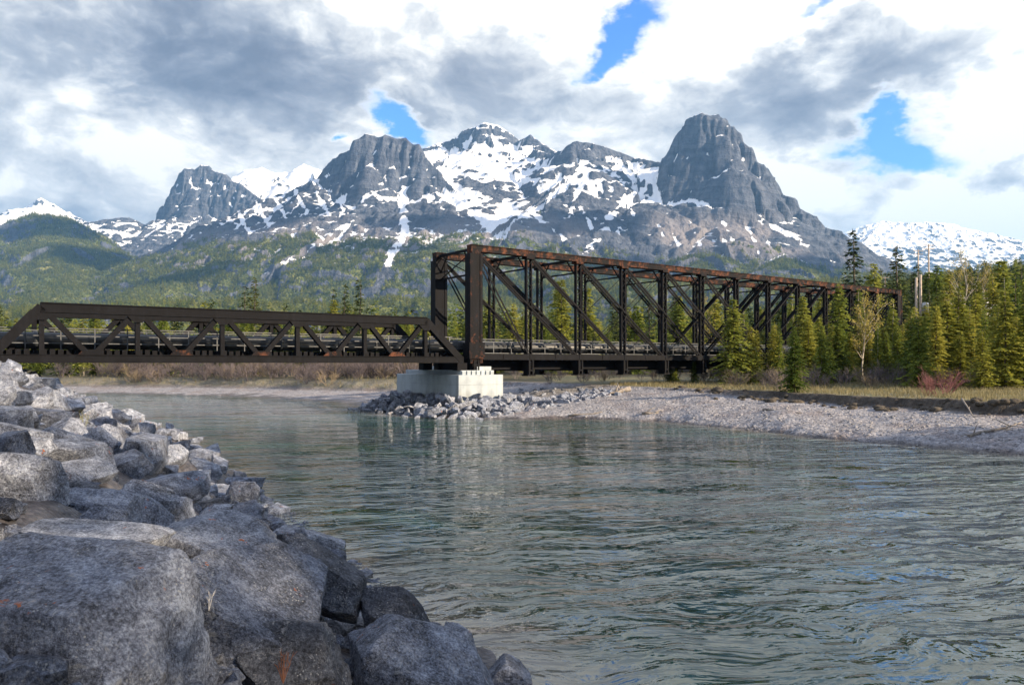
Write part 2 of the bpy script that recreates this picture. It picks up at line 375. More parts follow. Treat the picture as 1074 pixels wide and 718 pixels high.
def m_steel(name='weathered_steel', rustiness=0.5):
    t = material(name); geo = t.new('ShaderNodeNewGeometry'); P = geo.outputs['Position']; oi = t.new('ShaderNodeObjectInfo')
    n = t.noise(P, 1.4, 9, 0.72); f = t.noise(P, 9.0, 6, 0.7)
    drip = t.noise(t.scale(P, (3.2, 3.2, 0.35)), 1.0, 5, 0.6)
    c = t.ramp(t.math('ADD', t.math('MULTIPLY', f, 0.5), t.math('MULTIPLY', drip, 0.5)), [(0.3, (0.0025, 0.0027, 0.0036)), (0.55, (0.0065, 0.0068, 0.0092)), (0.8, (0.019, 0.0195, 0.025))])
    lvl = 0.70 - 0.2 * rustiness
    rm = t.ss(t.math('ADD', n, t.math('MULTIPLY', t.math('SUBTRACT', f, 0.5), 0.4)), lvl, lvl + 0.14)
    rust = t.ramp(t.noise(P, 5.0, 6), [(0.3, (0.05, 0.02, 0.012)), (0.6, (0.13, 0.048, 0.026)), (0.8, (0.26, 0.10, 0.05))])
    t.set('Base Color', t.mix(t.math('MULTIPLY', rm, 0.85), c, rust)); t.set('Roughness', 0.7); t.set('Metallic', 0.0); t.set('Specular IOR Level', 0.10)
    t.set('Normal', t.bump(t.math('MULTIPLY', f, 0.01), 0.6, 1.0))
    return t.m
def m_concrete():
    t = material('concrete'); geo = t.new('ShaderNodeNewGeometry'); P = geo.outputs['Position']
    n = t.noise(P, 1.6, 7, 0.62); s_ = t.noise(t.scale(P, (1.6, 1.6, 0.12)), 1.0, 5); f = t.noise(P, 22, 5)
    g = t.math('ADD', t.math('MULTIPLY', n, 0.45), t.math('ADD', t.math('MULTIPLY', s_, 0.4), t.math('MULTIPLY', f, 0.15)))
    c = t.ramp(g, [(0.32, (0.22, 0.25, 0.285)), (0.5, (0.34, 0.385, 0.42)), (0.7, (0.42, 0.465, 0.50))])
    sp_ = t.new('ShaderNodeSeparateXYZ'); t.l.new(P, sp_.inputs[0])
    joint = t.ss(t.math('ABSOLUTE', t.math('SUBTRACT', t.math('FRACT', t.math('MULTIPLY', sp_.outputs[2], 1.25)), 0.5)), 0.03, 0.0)      # pour lines
    damp = t.ss(t.math('ADD', sp_.outputs[2], t.math('MULTIPLY', t.math('SUBTRACT', s_, 0.5), 2.2)), 1.75, 0.7)
    c = t.mix(t.math('MULTIPLY', joint, 0.4), c, (0.2, 0.21, 0.22)); c = t.mix(t.math('MULTIPLY', damp, 0.55), c, (0.17, 0.17, 0.15))
    stain = t.ss(t.noise(t.scale(P, (2.6, 2.6, 0.10)), 1.0, 6, 0.65), 0.56, 0.72); c = t.mix(t.math('MULTIPLY', stain, 0.4), c, (0.2, 0.19, 0.17))
    t.set('Base Color', c); t.set('Roughness', 0.85)
    t.set('Normal', t.bump(t.math('ADD', t.math('MULTIPLY', n, 0.02), t.math('SUBTRACT', t.math('MULTIPLY', f, 0.006), t.math('MULTIPLY', joint, 0.02))), 0.6, 1.0))
    return t.m
def m_leaf(name, dark, mid, light, trans=0.25):
    t = material(name); geo = t.new('ShaderNodeNewGeometry'); oi = t.new('ShaderNodeObjectInfo'); P = geo.outputs['Position']
    g = t.math('ADD', t.math('MULTIPLY', t.noise(P, 1.1, 4, 0.6), 0.62), t.math('MULTIPLY', oi.outputs['Random'], 0.38))
    c = t.ramp(g, [(0.25, dark), (0.5, mid), (0.75, light)])
    c = t.mix(t.math('MULTIPLY', geo.outputs['Random Per Island'], 0.35), c, t.vmath('MULTIPLY', c, (1.5, 1.45, 1.2)))
    t.set('Base Color', c); t.set('Roughness', 0.75); t.set('Specular IOR Level', 0.15)
    tr = t.new('ShaderNodeBsdfTranslucent'); t.l.new(c, tr.inputs[0])
    mx = t.new('ShaderNodeMixShader'); mx.inputs[0].default_value = trans
    t.l.new(t.p.outputs[0], mx.inputs[1]); t.l.new(tr.outputs[0], mx.inputs[2]); t.l.new(mx.outputs[0], t.out.inputs[0])
    return t.m
def m_plain(name, a, b, rough=0.85, scale=6.0, bump=0.01, metal=0.0):
    t = material(name); geo = t.new('ShaderNodeNewGeometry'); P = geo.outputs['Position']; n = t.noise(P, scale, 6, 0.65)
    t.set('Base Color', t.mix(t.ss(n, 0.3, 0.7), a, b)); t.set('Roughness', rough); t.set('Metallic', metal)
    if bump: t.set('Normal', t.bump(t.math('MULTIPLY', n, bump), 0.7, 1.0))
    return t.m
M = dict(mountain=m_mountain(), rock=m_rock(), dark_rock=m_rock('dark_limestone', 0.36), light_rock=m_rock('pale_limestone', 0.95), ground=m_ground(), water=m_water(), steel=m_steel('weathered_steel', 0.12), end_steel=m_steel('streaked_steel', 0.75), rusty=m_steel('rusted_steel', 1.15), dark_steel=m_steel('sooty_steel', 0.1), concrete=m_concrete(),
         spruce=m_leaf('spruce_needles', (0.055, 0.09, 0.016), (0.16, 0.20, 0.036), (0.28, 0.29, 0.06), 0.42),
         olive=m_leaf('pine_needles', (0.10, 0.12, 0.018), (0.23, 0.24, 0.042), (0.36, 0.34, 0.07), 0.42),
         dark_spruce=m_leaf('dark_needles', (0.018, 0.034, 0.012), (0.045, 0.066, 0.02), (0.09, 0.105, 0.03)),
         slope=m_leaf('slope_needles', (0.062, 0.085, 0.022), (0.14, 0.165, 0.042), (0.26, 0.255, 0.075), 0.4),
         budding=m_leaf('budding_leaves', (0.15, 0.13, 0.03), (0.26, 0.22, 0.06), (0.36, 0.30, 0.10)),
         bark=m_plain('bark', (0.06, 0.045, 0.035), (0.15, 0.12, 0.10)), pale_bark=m_plain('pale_bark', (0.30, 0.27, 0.22), (0.48, 0.44, 0.38)),
         twig=m_plain('grey_twigs', (0.065, 0.054, 0.058), (0.15, 0.125, 0.135), bump=0), red_twig=m_plain('red_twigs', (0.15, 0.05, 0.055), (0.26, 0.11, 0.11), bump=0),
         rust_stem=m_plain('rust_stems', (0.16, 0.06, 0.03), (0.26, 0.11, 0.06), bump=0),
         tan_twig=m_plain('tan_twigs', (0.14, 0.11, 0.07), (0.25, 0.20, 0.135), bump=0), straw=m_leaf('dry_grass', (0.11, 0.095, 0.05), (0.20, 0.18, 0.10), (0.30, 0.265, 0.17), 0.3),
         pipe=m_plain('pipe_coating', (0.009, 0.011, 0.014), (0.024, 0.028, 0.034), 0.42, 2.0, 0.004), galv=m_plain('galvanised_rail', (0.04, 0.045, 0.055), (0.09, 0.10, 0.115), 0.5),
         drift=m_plain('driftwood', (0.12, 0.10, 0.085), (0.30, 0.27, 0.24)), pole=m_plain('pole_timber', (0.30, 0.24, 0.19), (0.46, 0.39, 0.32)), metal=m_plain('grey_metal', (0.4, 0.42, 0.44), (0.55, 0.57, 0.6), 0.45),
         pale_rock=m_plain('pale_rock', (0.42, 0.39, 0.36), (0.62, 0.59, 0.55), 0.9, 0.8, 0.2))

# ------------------------------------------------------------------ mountains
def P3(px, py, dist):
    return ((px - HX) / F * dist, dist, CAMZ + (HY - py) / F * dist)
def height_field(X, Y, ridges, seed, warp_amp=12.0):
    wx = fbm(X / 210 + seed, Y / 210, octv=4); wy = fbm(X / 210, Y / 210 + seed + 9.2, octv=4)
    x = X + warp_amp * wx; y = Y + warp_amp * wy
    sh = X.shape; x = x.ravel(); y = y.ravel(); n = x.size
    plain = []; top = np.full(n, -1e18)
    for rd in ridges:
        pts = [(P3(a, b, c), cl) for a, b, c, cl in rd['p']]
        s2, s1 = rd.get('s', 0.70), rd.get('cliff', 2.6)
        hbest = np.full(n, -1e18); hb = np.zeros(n); cb = np.zeros(n); sb = np.zeros(n); d = np.zeros(n); acc = 0.0
        for (a, ca), (b, cb_) in zip(pts[:-1], pts[1:]):
            ax, ay, az = a; bx, by, bz = b; dx, dy = bx - ax, by - ay; L2 = dx * dx + dy * dy; L = math.sqrt(L2)
            tt = np.clip(((x - ax) * dx + (y - ay) * dy) / L2, 0, 1)
            dd = np.maximum(np.sqrt((x - ax - tt * dx) ** 2 + (y - ay - tt * dy) ** 2) - 7.0, 0)
            hr = az + (bz - az) * tt; cr = ca + (cb_ - ca) * tt
            # among a ridge's segments take the one whose flank stands highest
            hh = hr - np.where(dd < cr / s1, dd * s1, cr + s2 * (dd - cr / s1))
            mk = hh > hbest
            hbest = np.where(mk, hh, hbest); hb = np.where(mk, hr, hb); cb = np.where(mk, cr, cb); sb = np.where(mk, acc + L * tt, sb); d = np.where(mk, dd, d); acc += L
        top = np.maximum(top, hbest); plain.append([q.astype(np.float32) for q in (hbest, hb, cb, sb, d)])
    St = np.zeros(n); H = np.full(n, -1e9); Dd = np.full(n, 1e9); Cl = np.zeros(n); Gu = np.zeros(n); Sn = np.zeros(n)
    for ri, rd in enumerate(ridges):
        s2, rnd, s1, snow = rd.get('s', 0.70), rd.get('r', 18.0), rd.get('cliff', 2.6), rd.get('snow', 0.0)
        ix = np.nonzero((plain[ri][0] > top - 110) & (top > -120))[0]
        if not len(ix): continue
        hb, cb, sb, d = (q[ix].astype(float) for q in plain[ri][1:])
        g = ridged(sb / 190 + ri * 7.3 + 0.5 * pn(d / 260, sb / 400), d / 620 + seed, 5) * 0.62 + 0.20 * fbm(sb / 60 + ri + 0.6 * pn(d / 120, sb / 150), d / 240, octv=4)
        amp = np.minimum(d * 0.42, 78.0)
        dr = np.maximum(d - g * amp * 0.75 + np.minimum(d * 0.5, 9) * pn(sb / 20, d / 40) - np.minimum(d * 0.35, 15) * (ridged(sb / 85 + 2.2, d / 160 + ri, 3) - 0.4), 0)
        # ledges break the cliff into steps
        wcl = cb / s1
        lz = dr / np.maximum(wcl, 1.0)
        frac = lz * 4 + 0.35 * fbm(sb / 90 + 3, d / 200 + ri, octv=3) * np.minimum(1, lz * 3)
        led = (frac - np.floor(frac)); step = (np.floor(frac) + sstep(led, 0.0, 0.62)) / 4
        inside = cb * np.clip(0.55 * lz + 0.45 * np.clip(step, 0, 1) * np.minimum(1, lz * 5), 0, 1)
        d2_ = np.maximum(dr - wcl, 0)
        out = s2 * (np.sqrt(d2_ ** 2 + rnd ** 2) - rnd) * (1 - 0.10 * sstep(d2_, 400, 2200))
        h = hb - np.where(dr < wcl, inside, cb + out)
        mk = h > H[ix]; jx = ix[mk]
        H[jx] = h[mk]; Dd[jx] = d[mk]; Cl[jx] = np.where(dr < wcl, 1.0, 0.0)[mk]; Gu[jx] = g[mk]; Sn[jx] = snow; St[jx] = fbm(sb[mk] / 24 + ri + 0.8 * pn(d[mk] / 90, sb[mk] / 120), d[mk] / 210, octv=4, gain=0.65)
    H = np.where(H < -1e8, -200.0, H)
    H, Dd, Cl, Gu, Sn, St = (q.reshape(sh) for q in (H, Dd, Cl, Gu, Sn, St))
    rough = fbm(X / 75 + 2 * seed, Y / 75, octv=5)
    H = H + rough * np.clip(7 + 0.06 * Dd, 7, 19) + (ridged(X / 150 + seed, Y / 150 + 0.3 * wx, 4) - 0.5) * np.clip(0.05 * Dd - 1, 0, 15)
    return H, Dd, Cl, Gu, Sn, St
FOREST_PTS = []
def mountain(label, ridges, px0, px1, d0, d1, ncol, nrow, seed, snowline, treeline, snow_gain=1.0, talus=0.0, trees=0.0, wa=12.0, chutes=()):
    az = np.linspace((px0 - HX) / F, (px1 - HX) / F, ncol); q = np.linspace(0, 1, nrow)
    dist = d0 * (d1 / d0) ** q
    Y = np.repeat(dist[None, :], ncol, 0); X = az[:, None] * Y
    H, Dd, Cl, Gu, Sn, St = height_field(X, Y, ridges, seed, wa)
    dH1 = np.gradient(H, axis=1) / np.gradient(Y, axis=1)
    dX = np.gradient(X, axis=0); dH0 = np.gradient(H, axis=0) / dX
    hy = dH1 - dH0 * az[:, None]
    slope = np.sqrt(dH0 ** 2 + hy ** 2)
    # concavity picks out the gullies that keep their snow
    k = 6; pad = np.pad(H, k, mode='edge'); blur = (pad[:-2 * k, k:-k] + pad[2 * k:, k:-k] + pad[k:-k, :-2 * k] + pad[k:-k, 2 * k:]) / 4
    conc = np.clip((blur - H) / 14.0, -1, 1)
    big = fbm(X / 420 + seed * 3, Y / 420, octv=4)
    snow = 0.36 + snow_gain * ((H - snowline) / 900.0) - (slope - 0.74) * 0.60 + conc * 0.50 - Gu * 0.30 + big * 0.22 + St * 0.24 + Sn
    snow = np.where(H < snowline - 260, snow - (snowline - 260 - H) / 150, snow)
    tl = treeline + 90 * big + 130 * Gu - 200 * np.clip(conc, 0, 1) + 130 * sstep(Dd, 220, 0) * (Sn < 0.03) - 60 - 120 * sstep(X, 60, 560) * (Y < 4600)
    forest = sstep(tl - H, -60, 90) * sstep(slope, 1.35, 0.95) * (1 - Cl) - 0.6 * np.clip(conc - 0.45, 0, 1) * (H > treeline - 330)
    pxx = HX + F * X / Y; pyy = HY - F * (H - CAMZ) / Y
    for cw, cs, poly in chutes:
        q = np.full(H.shape, 1e9)
        for (ax, ay), (bx, by) in zip(poly[:-1], poly[1:]):
            dx, dy = bx - ax, by - ay; tt = np.clip(((pxx - ax) * dx + (pyy - ay) * dy) / (dx * dx + dy * dy + 1e-9), 0, 1); q = np.minimum(q, np.hypot(pxx - ax - tt * dx, pyy - ay - tt * dy))
        q = q + 2.0 * fbm(X / 60, Y / 60, octv=3); e_ = cs * sstep(q, cw * 1.5, cw * 0.5); snow = snow + e_; forest = forest - np.abs(e_) * 1.5
    tal = sstep(np.abs(H - treeline - 20), 190, 20) * sstep(big, -0.25, 0.25) * (1 - Cl) * talus
    V = np.stack([X, Y, H], -1).reshape(-1, 3)
    f = grid_faces(ncol, nrow)
    keep = (H.ravel()[f] > -60).any(1)
    me = np_mesh('mountain', V, f[keep])
    for n, a in (('snow', snow), ('forest', forest), ('talus', tal)):
        at = me.attributes.new(n, 'FLOAT', 'POINT'); at.data.foreach_set('value', np.clip(a, -1, 2).astype(np.float32).ravel())
    o = link('mountain', me, M['mountain'])
    tag(o, label, 'mountain', kind='structure')
    if trees:
        area = (dX * np.gradient(Y, axis=1)); pr = trees * area * np.clip(forest * 1.15 - 0.25, 0, 1) * (H > 2) * (0.55 + 0.45 * np.clip(big * 2 + 0.6, 0, 1))
        rs = np.random.RandomState(seed + 5); cnt = rs.poisson(np.clip(pr, 0, 5))
        ii, jj = np.nonzero(cnt)
        for r_ in range(int(cnt.max()) if cnt.size else 0):
            sel = cnt[ii, jj] > r_; a, b = ii[sel], jj[sel]
            a1, b1 = np.minimum(a + 1, ncol - 1), np.minimum(b + 1, nrow - 1); u, v = rs.rand(len(a)), rs.rand(len(a))
            lerp = lambda A: (A[a, b] * (1 - u) + A[a1, b] * u) * (1 - v) + (A[a, b1] * (1 - u) + A[a1, b1] * u) * v
            FOREST_PTS.append(np.stack([lerp(X), lerp(Y), lerp(H) - 0.6], -1))
    return o
HA_LING = dict(p=[(640, 222, 3950, 0), (668, 203, 3900, 36), (690, 188, 3850, 80), (693, 178, 3820, 150), (700, 168, 3790, 240), (703, 157, 3775, 290), (709, 151, 3760, 340), (713, 139, 3745, 390), (719, 133, 3730, 420), (723, 125, 3720, 440), (731, 122, 3705, 460), (737, 118, 3698, 470), (744, 121, 3694, 480), (752, 119, 3690, 480), (757, 123, 3670, 470), (759, 131, 3660, 465),
                  (769, 133, 3648, 450), (776, 139, 3640, 430), (780, 148, 3620, 390), (789, 154, 3600, 350), (793, 166, 3580, 320), (801, 172, 3565, 295), (805, 183, 3555, 275), (814, 195, 3580, 228), (822, 205, 3562, 190), (832, 208, 3550, 168), (840, 219, 3525, 120), (855, 226, 3500, 90), (866, 238, 3475, 60), (882, 243, 3450, 36), (912, 264, 3350, 12), (970, 300, 3200, 0)], s=0.80, cliff=3.2, snow=0.02)
SHOULDER = dict(p=[(560, 158, 4400, 60), (580, 162, 4300, 80), (592, 158, 4200, 140), (602, 148, 4100, 170), (615, 150, 4100, 130), (640, 157, 4150, 90), (665, 165, 4150, 50), (690, 170, 4000, 60), (720, 175, 3900, 60)], s=0.80, cliff=1.7, snow=0.16)
MIDDLE = dict(p=[(428, 165, 4900, 40), (440, 157, 4900, 50), (455, 152, 4900, 60), (475, 147, 4900, 120), (490, 136, 4850, 190), (508, 129, 4800, 220), (525, 132, 4800, 210), (537, 141, 4800, 190), (545, 147, 4800, 150), (556, 142, 4750, 180), (568, 151, 4700, 150), (585, 160, 4600, 80), (610, 172, 4500, 40)], s=0.55, cliff=2.0, snow=0.24)
GRASSI = dict(p=[(300, 210, 4350, 20), (320, 196, 4250, 60), (334, 188, 4200, 110), (341, 176, 4150, 170), (350, 166, 4100, 240), (366, 160, 4050, 280), (372, 156, 4030, 300), (377, 147, 4000, 330), (386, 141, 4000, 340), (396, 144, 4000, 340), (403, 141, 4000, 330), (414, 146, 4000, 330), (424, 145, 4000, 320), (433, 152, 3985, 300), (438, 151, 3980, 300), (444, 162, 3950, 250), (458, 178, 3900, 190), (472, 192, 3850, 140), (490, 208, 3750, 90), (512, 228, 3600, 40), (532, 252, 3400, 0)], s=0.82, cliff=3.0, snow=0.05)
SP = dict(s=0.64, r=40.0, snow=-0.06)
spurs = [
    dict(p=[(412, 206, 3850, 0), (396, 226, 3680, 0), (372, 245, 3450, 0), (338, 266, 3180, 0), (296, 291, 2850, 0), (255, 318, 2450, 0)], **SP),
    dict(p=[(434, 212, 3850, 0), (452, 234, 3550, 0), (466, 262, 3250, 0), (462, 290, 2850, 0), (455, 318, 2450, 0)], **SP),
    dict(p=[(602, 150, 4100, 120), (594, 182, 3850, 60), (576, 205, 3620, 20), (546, 227, 3350, 0), (514, 262, 3000, 0), (495, 295, 2600, 0)], s=0.62, r=25.0, snow=0.02),
    dict(p=[(546, 227, 3350, 0), (586, 258, 3000, 0), (622, 298, 2600, 0)], **SP),
    dict(p=[(690, 192, 3800, 30), (672, 214, 3600, 0), (650, 240, 3350, 0), (632, 268, 3050, 0), (618, 300, 2650, 0)], s=0.62, r=25.0, snow=0.0),
    dict(p=[(755, 212, 3550, 0), (748, 240, 3250, 0), (735, 270, 2900, 0), (720, 300, 2500, 0)], s=0.6, r=30.0, snow=0.06),
    dict(p=[(815, 228, 3450, 0), (812, 255, 3150, 0), (815, 280, 2750, 0), (820, 305, 2350, 0)], s=0.6, r=30.0, snow=0.05),
    dict(p=[(334, 188, 4200, 0), (300, 204, 4180, 0), (268, 221, 4120, 0), (234, 242, 4000, 0), (202, 264, 3800, 0), (160, 290, 3450, 0), (105, 318, 2950, 0)], s=0.66, r=25.0, snow=0.04),
    dict(p=[(330, 222, 3950, 0), (292, 246, 3700, 0), (250, 264, 3400, 0), (212, 280, 3050, 0), (165, 302, 2650, 0), (110, 328, 2200, 0)], **SP),
    dict(p=[(280, 215, 4000, 0), (262, 240, 3750, 0), (250, 262, 3450, 0)], s=0.62, r=25.0, snow=0.02),
    dict(p=[(560, 300, 2300, 0), (480, 318, 1900, 0), (330, 324, 1800, 0), (180, 322, 1800, 0), (40, 330, 1700, 0), (-80, 325, 1700, 0)], s=0.35, r=160.0, snow=-0.4),
    dict(p=[(620, 300, 2200, 0), (760, 302, 2000, 0), (900, 300, 1900, 0), (1000, 296, 1800, 0), (1200, 280, 1800, 0)], s=0.35, r=160.0, snow=-0.4),
]
BT = dict(s=2.3, r=5.0, snow=-0.1)
buttresses = [dict(p=[(x0, y0, d0, 0), (x1, y1, d1, 0), (x2, y2, d2, 0)], **BT) for x0, y0, d0, x1, y1, d1, x2, y2, d2 in (
    (800, 176, 3570, 808, 202, 3490, 820, 234, 3410),
    (388, 144, 4000, 388, 175, 3900, 387, 210, 3830), (366, 162, 4050, 364, 186, 3960, 359, 214, 3890), (408, 145, 4000, 410, 176, 3900, 414, 209, 3830), (438, 154, 3980, 443, 182, 3885, 446, 212, 3810),
    (508, 131, 4800, 511, 152, 4690, 516, 172, 4610), (537, 143, 4790, 540, 160, 4690, 545, 176, 4620), (490, 137, 4850, 486, 156, 4740, 482, 172, 4680))]
buttresses += [dict(p=[(755, 123, 3690, 0), (768, 160, 3590, 0), (782, 200, 3485, 0), (798, 232, 3380, 0)], s=1.8, r=3.0, snow=-0.1)]
mountain('broad grey massif behind the bridge with a tall cliffed peak on its right end', [HA_LING, SHOULDER, MIDDLE, GRASSI] + spurs + buttresses, -40, 1110, 1150, 5300, 1000, 640, 3, 640, 500, 1.0, 1.0, 1 / 75.0,
         chutes=[(4, 0.8, [(424, 200), (422, 222), (425, 245), (412, 264), (404, 285), (395, 304)]), (3, 0.7, [(392, 219), (355, 242), (318, 264)]), (2.5, 0.6, [(306, 270), (277, 289)]),
                 (4, 0.7, [(693, 180), (665, 205), (638, 228)]), (4, 0.7, [(637, 237), (613, 268)]), (2.5, 0.7, [(557, 221), (580, 240), (605, 264)]), (4.5, 0.6, [(771, 222), (796, 253)]), (2.5, 0.6, [(796, 229), (847, 257)]), (3, 0.5, [(650, 240), (646, 260)]),
                 (13, 0.7, [(520, 236), (548, 218)]), (6, 0.65, [(462, 160), (500, 172), (540, 186), (580, 196)]), (4.5, -0.75, [(480, 187), (520, 203), (562, 208)]), (4, 0.5, [(570, 172), (600, 190), (640, 198)]), (5, 0.6, [(640, 168), (668, 180), (690, 192)]), (4, -0.6, [(598, 158), (640, 172)]),
                 (3, 0.7, [(585, 200), (560, 222)]), (2.5, 0.6, [(618, 178), (604, 205), (596, 232)]), (5, 0.5, [(448, 165), (462, 190), (486, 214)]), (9, 0.5, [(470, 190), (505, 228), (520, 240)]), (9, -0.9, [(385, 228), (412, 222)]), (9, -0.9, [(440, 220), (468, 236)]), (14, -0.45, [(700, 235), (760, 225), (800, 245)]), (2.2, 0.6, [(694, 201), (730, 211), (765, 220), (800, 235), (840, 250)])] +
         [(1.8, 0.75, [(x_, y_), (x_ + q_ * 0.35, y_ + q_ * 0.6), (x_ + q_ * 0.5, y_ + q_)]) for x_, y_, q_ in ((668, 232, -22), (684, 225, 26), (700, 222, -28), (706, 246, 16), (722, 232, 24), (738, 226, -30), (752, 240, 22), (768, 250, -20), (784, 240, 24), (803, 250, 18), (640, 215, -26), (655, 205, 20), (625, 205, -28), (608, 215, 24), (345, 225, -34), (360, 220, -38), (322, 222, -30), (300, 228, -34), (282, 236, -30), (262, 244, -26))])
mountain('steep dark block peak with a snow ridge behind it, left of the central massif',
         [dict(p=[(204, 178, 5600, 0), (202, 206, 5470, 0), (197, 236, 5385, 0)], s=2.2, r=6.0), dict(p=[(236, 184, 5550, 0), (240, 212, 5430, 0), (243, 238, 5350, 0)], s=2.2, r=6.0),
          dict(p=[(150, 246, 5800, 20), (165, 236, 5700, 60), (171, 220, 5650, 170), (182, 196, 5600, 330), (190, 181, 5600, 420), (195, 177, 5600, 420), (206, 178, 5600, 430), (212, 173, 5600, 420), (219, 174, 5600, 420), (224, 180, 5570, 400), (236, 183, 5550, 380), (242, 190, 5520, 330), (252, 192, 5500, 290), (268, 205, 5400, 180), (290, 217, 5300, 60), (315, 232, 5200, 0)], s=0.62, cliff=2.8, snow=-0.02),
          dict(p=[(235, 192, 6500, 20), (258, 179, 6500, 60), (275, 176, 6500, 80), (290, 182, 6500, 30), (305, 180, 6500, 40), (318, 172, 6500, 80), (333, 178, 6500, 50), (355, 186, 6500, 20), (420, 200, 6500, 0)], s=0.95, cliff=1.2, snow=0.55)],
         20, 470, 4500, 6900, 460, 330, 11, 640, 450)
mountain('snow streaked ridge and small pointed snow peak at the far left of the range',
         [dict(p=[(-60, 262, 7600, 0), (-20, 243, 7600, 0), (0, 232, 7600, 30), (20, 224, 7600, 40), (34, 212, 7600, 110), (42, 207, 7600, 120), (56, 214, 7600, 60), (82, 231, 7600, 20), (120, 250, 7600, 0)], s=0.6, cliff=1.6, snow=0.28),
          dict(p=[(62, 250, 5200, 0), (90, 233, 5350, 30), (115, 230, 5400, 60), (135, 228, 5400, 60), (150, 235, 5400, 40), (170, 238, 5400, 20), (205, 240, 5400, 20), (250, 252, 5300, 0)], s=0.56, cliff=1.4, snow=0.30)],
         -60, 300, 4200, 8200, 420, 330, 17, 700, 430)
mountain('dark forested hill with a pointed top at the left edge below the snow ridge',
         [dict(p=[(-520, 325, 4300, 0), (-380, 292, 4300, 0), (-250, 300, 4250, 0), (-120, 284, 4200, 0), (-40, 262, 4200, 0), (0, 249, 4200, 0), (30, 237, 4200, 0), (53, 226, 4200, 10), (75, 240, 4080, 0), (100, 260, 3900, 0), (126, 283, 3500, 0), (155, 310, 2900, 0)], s=0.6, r=30.0, snow=-0.06),
          dict(p=[(53, 226, 4200, 0), (64, 258, 3700, 0), (72, 288, 3200, 0), (50, 318, 2500, 0)], **SP),
          dict(p=[(0, 249, 4200, 0), (-5, 280, 3600, 0), (-10, 310, 2900, 0)], **SP)],
         -460, 190, 2000, 4900, 700, 330, 23, 760, 720, trees=1 / 75.0)
mountain('distant snow covered range behind the forest on the right',
         [dict(p=[(800, 268, 9000, 0), (850, 258, 9000, 0), (880, 246, 9000, 40), (905, 237, 9000, 90), (925, 232, 9000, 130), (950, 234, 9000, 120), (975, 233, 9000, 120), (1000, 235, 9000, 120), (1015, 240, 9000, 100), (1040, 245, 9000, 80), (1062, 250, 9000, 40), (1095, 262, 9000, 0), (1150, 285, 9000, 0)], s=0.5, cliff=1.0, snow=0.34),
          dict(p=[(925, 234, 9000, 0), (905, 252, 8500, 30), (880, 266, 8000, 0)], s=0.5, r=20.0, snow=0.35),
          dict(p=[(1000, 238, 9000, 0), (985, 256, 8500, 30), (960, 272, 8000, 0)], s=0.5, r=20.0, snow=0.35)],
         780, 1110, 7200, 10200, 420, 260, 31, 900, 500)

# ------------------------------------------------------------------ unseen clouds added right of the view to shade parts of the range
def m_shade_cloud():
    t = material('shade_cloud'); t.set('Base Color', (0.9, 0.9, 0.92)); t.set('Roughness', 1.0); t.set('Specular IOR Level', 0.0); return t.m
M['shade_cloud'] = m_shade_cloud()
for k, (px, py, dist_, rw, rh) in enumerate(((446, 268, 3350, 140, 200), (228, 258, 3700, 270, 100), (100, 280, 3700, 280, 130), (25, 262, 4100, 260, 110), (328, 283, 3100, 80, 130), (640, 285, 2800, 150, 90),
                                             (600, 240, 3300, 120, 120), (170, 303, 2900, 170, 50), (860, 275, 2900, 160, 60), (505, 305, 2500, 120, 70), (30, 322, 2200, 120, 50))):
    c = Vector(P3(px, py, dist_)); tt = (2330 + 40 * (k % 4) - c.z) / sd.z; V_, F_ = ico(4)
    n_ = 1 + 0.30 * fbm(V_[:, 0] * 1.6 + k, V_[:, 1] * 1.6, V_[:, 2] * 1.6, octv=4)
    r_ = Vector((0, 1, 0)); u_ = sd.cross(r_); u_ = -u_ if u_.z < 0 else u_; B_ = np.array([r_, u_.normalized(), sd])
    o = link('shade_cloud', np_mesh('shade_cloud', (V_ * n_[:, None] * np.array((rw, rh, 220.0))) @ B_, F_), M['shade_cloud']); o.location = c + sd * tt
    tag(o, 'unseen cumulus shape added beyond the right edge to shade the range', 'shade_cloud', 'unseen clouds added for shade', 'structure')

# ------------------------------------------------------------------ ground with the river channel
SHORE_N = [(14.0, -17.0), (4.41, 0.0), (0.0, 7.8), (-15.5, 35.2), (-19.5, 39.5), (-34, 46), (-70, 58), (-160, 80), (-400, 110)]   # near bank, water on the right of travel
RIVER = SHORE_N + [(-400, 160), (-130, 100), (-60, 91), (-44, 86), (-30, 80.5), (-23, 75), (-16, 67), (-11, 61), (-10.2, 55), (-8.5, 50.5), (-5.5, 48.3), (0, 47.6), (3.0, 48.2), (8.2, 46), (12.6, 38.6), (15.4, 33.6), (19.4, 28.4), (26, 19), (33, 6), (42, -17)]
BENCH = [(-400, 168), (-130, 106), (-60, 97), (-44, 93), (-28, 88), (-18, 82), (-4, 75), (3, 68), (7.5, 60.5), (11.5, 53.5), (15.6, 47.0), (18.6, 41.2), (21.6, 37.0), (23.4, 34.0), (27.0, 28.0), (32, 19), (39, 6), (50, -17)]
def seg_dist(X, Y, pts):
    best = np.full(X.shape, 1e18)
    for (ax, ay), (bx, by) in zip(pts[:-1], pts[1:]):
        dx, dy = bx - ax, by - ay; tt = np.clip(((X - ax) * dx + (Y - ay) * dy) / (dx * dx + dy * dy), 0, 1)
        best = np.minimum(best, (X - ax - tt * dx) ** 2 + (Y - ay - tt * dy) ** 2)
    return np.sqrt(best)
def inside(X, Y, poly):
    r = np.zeros(X.shape, bool)
    for (ax, ay), (bx, by) in zip(poly, poly[1:] + poly[:1]):
        if ay == by: continue
        c = ((ay > Y) != (by > Y)) & (X < (bx - ax) * (Y - ay) / (by - ay) + ax); r ^= c
    return r
BENCH_POLY = BENCH + [(4000, -17), (4000, 9000), (-9000, 9000), (-9000, 168)]
NEAR_POLY = SHORE_N + [(-400, -17)]
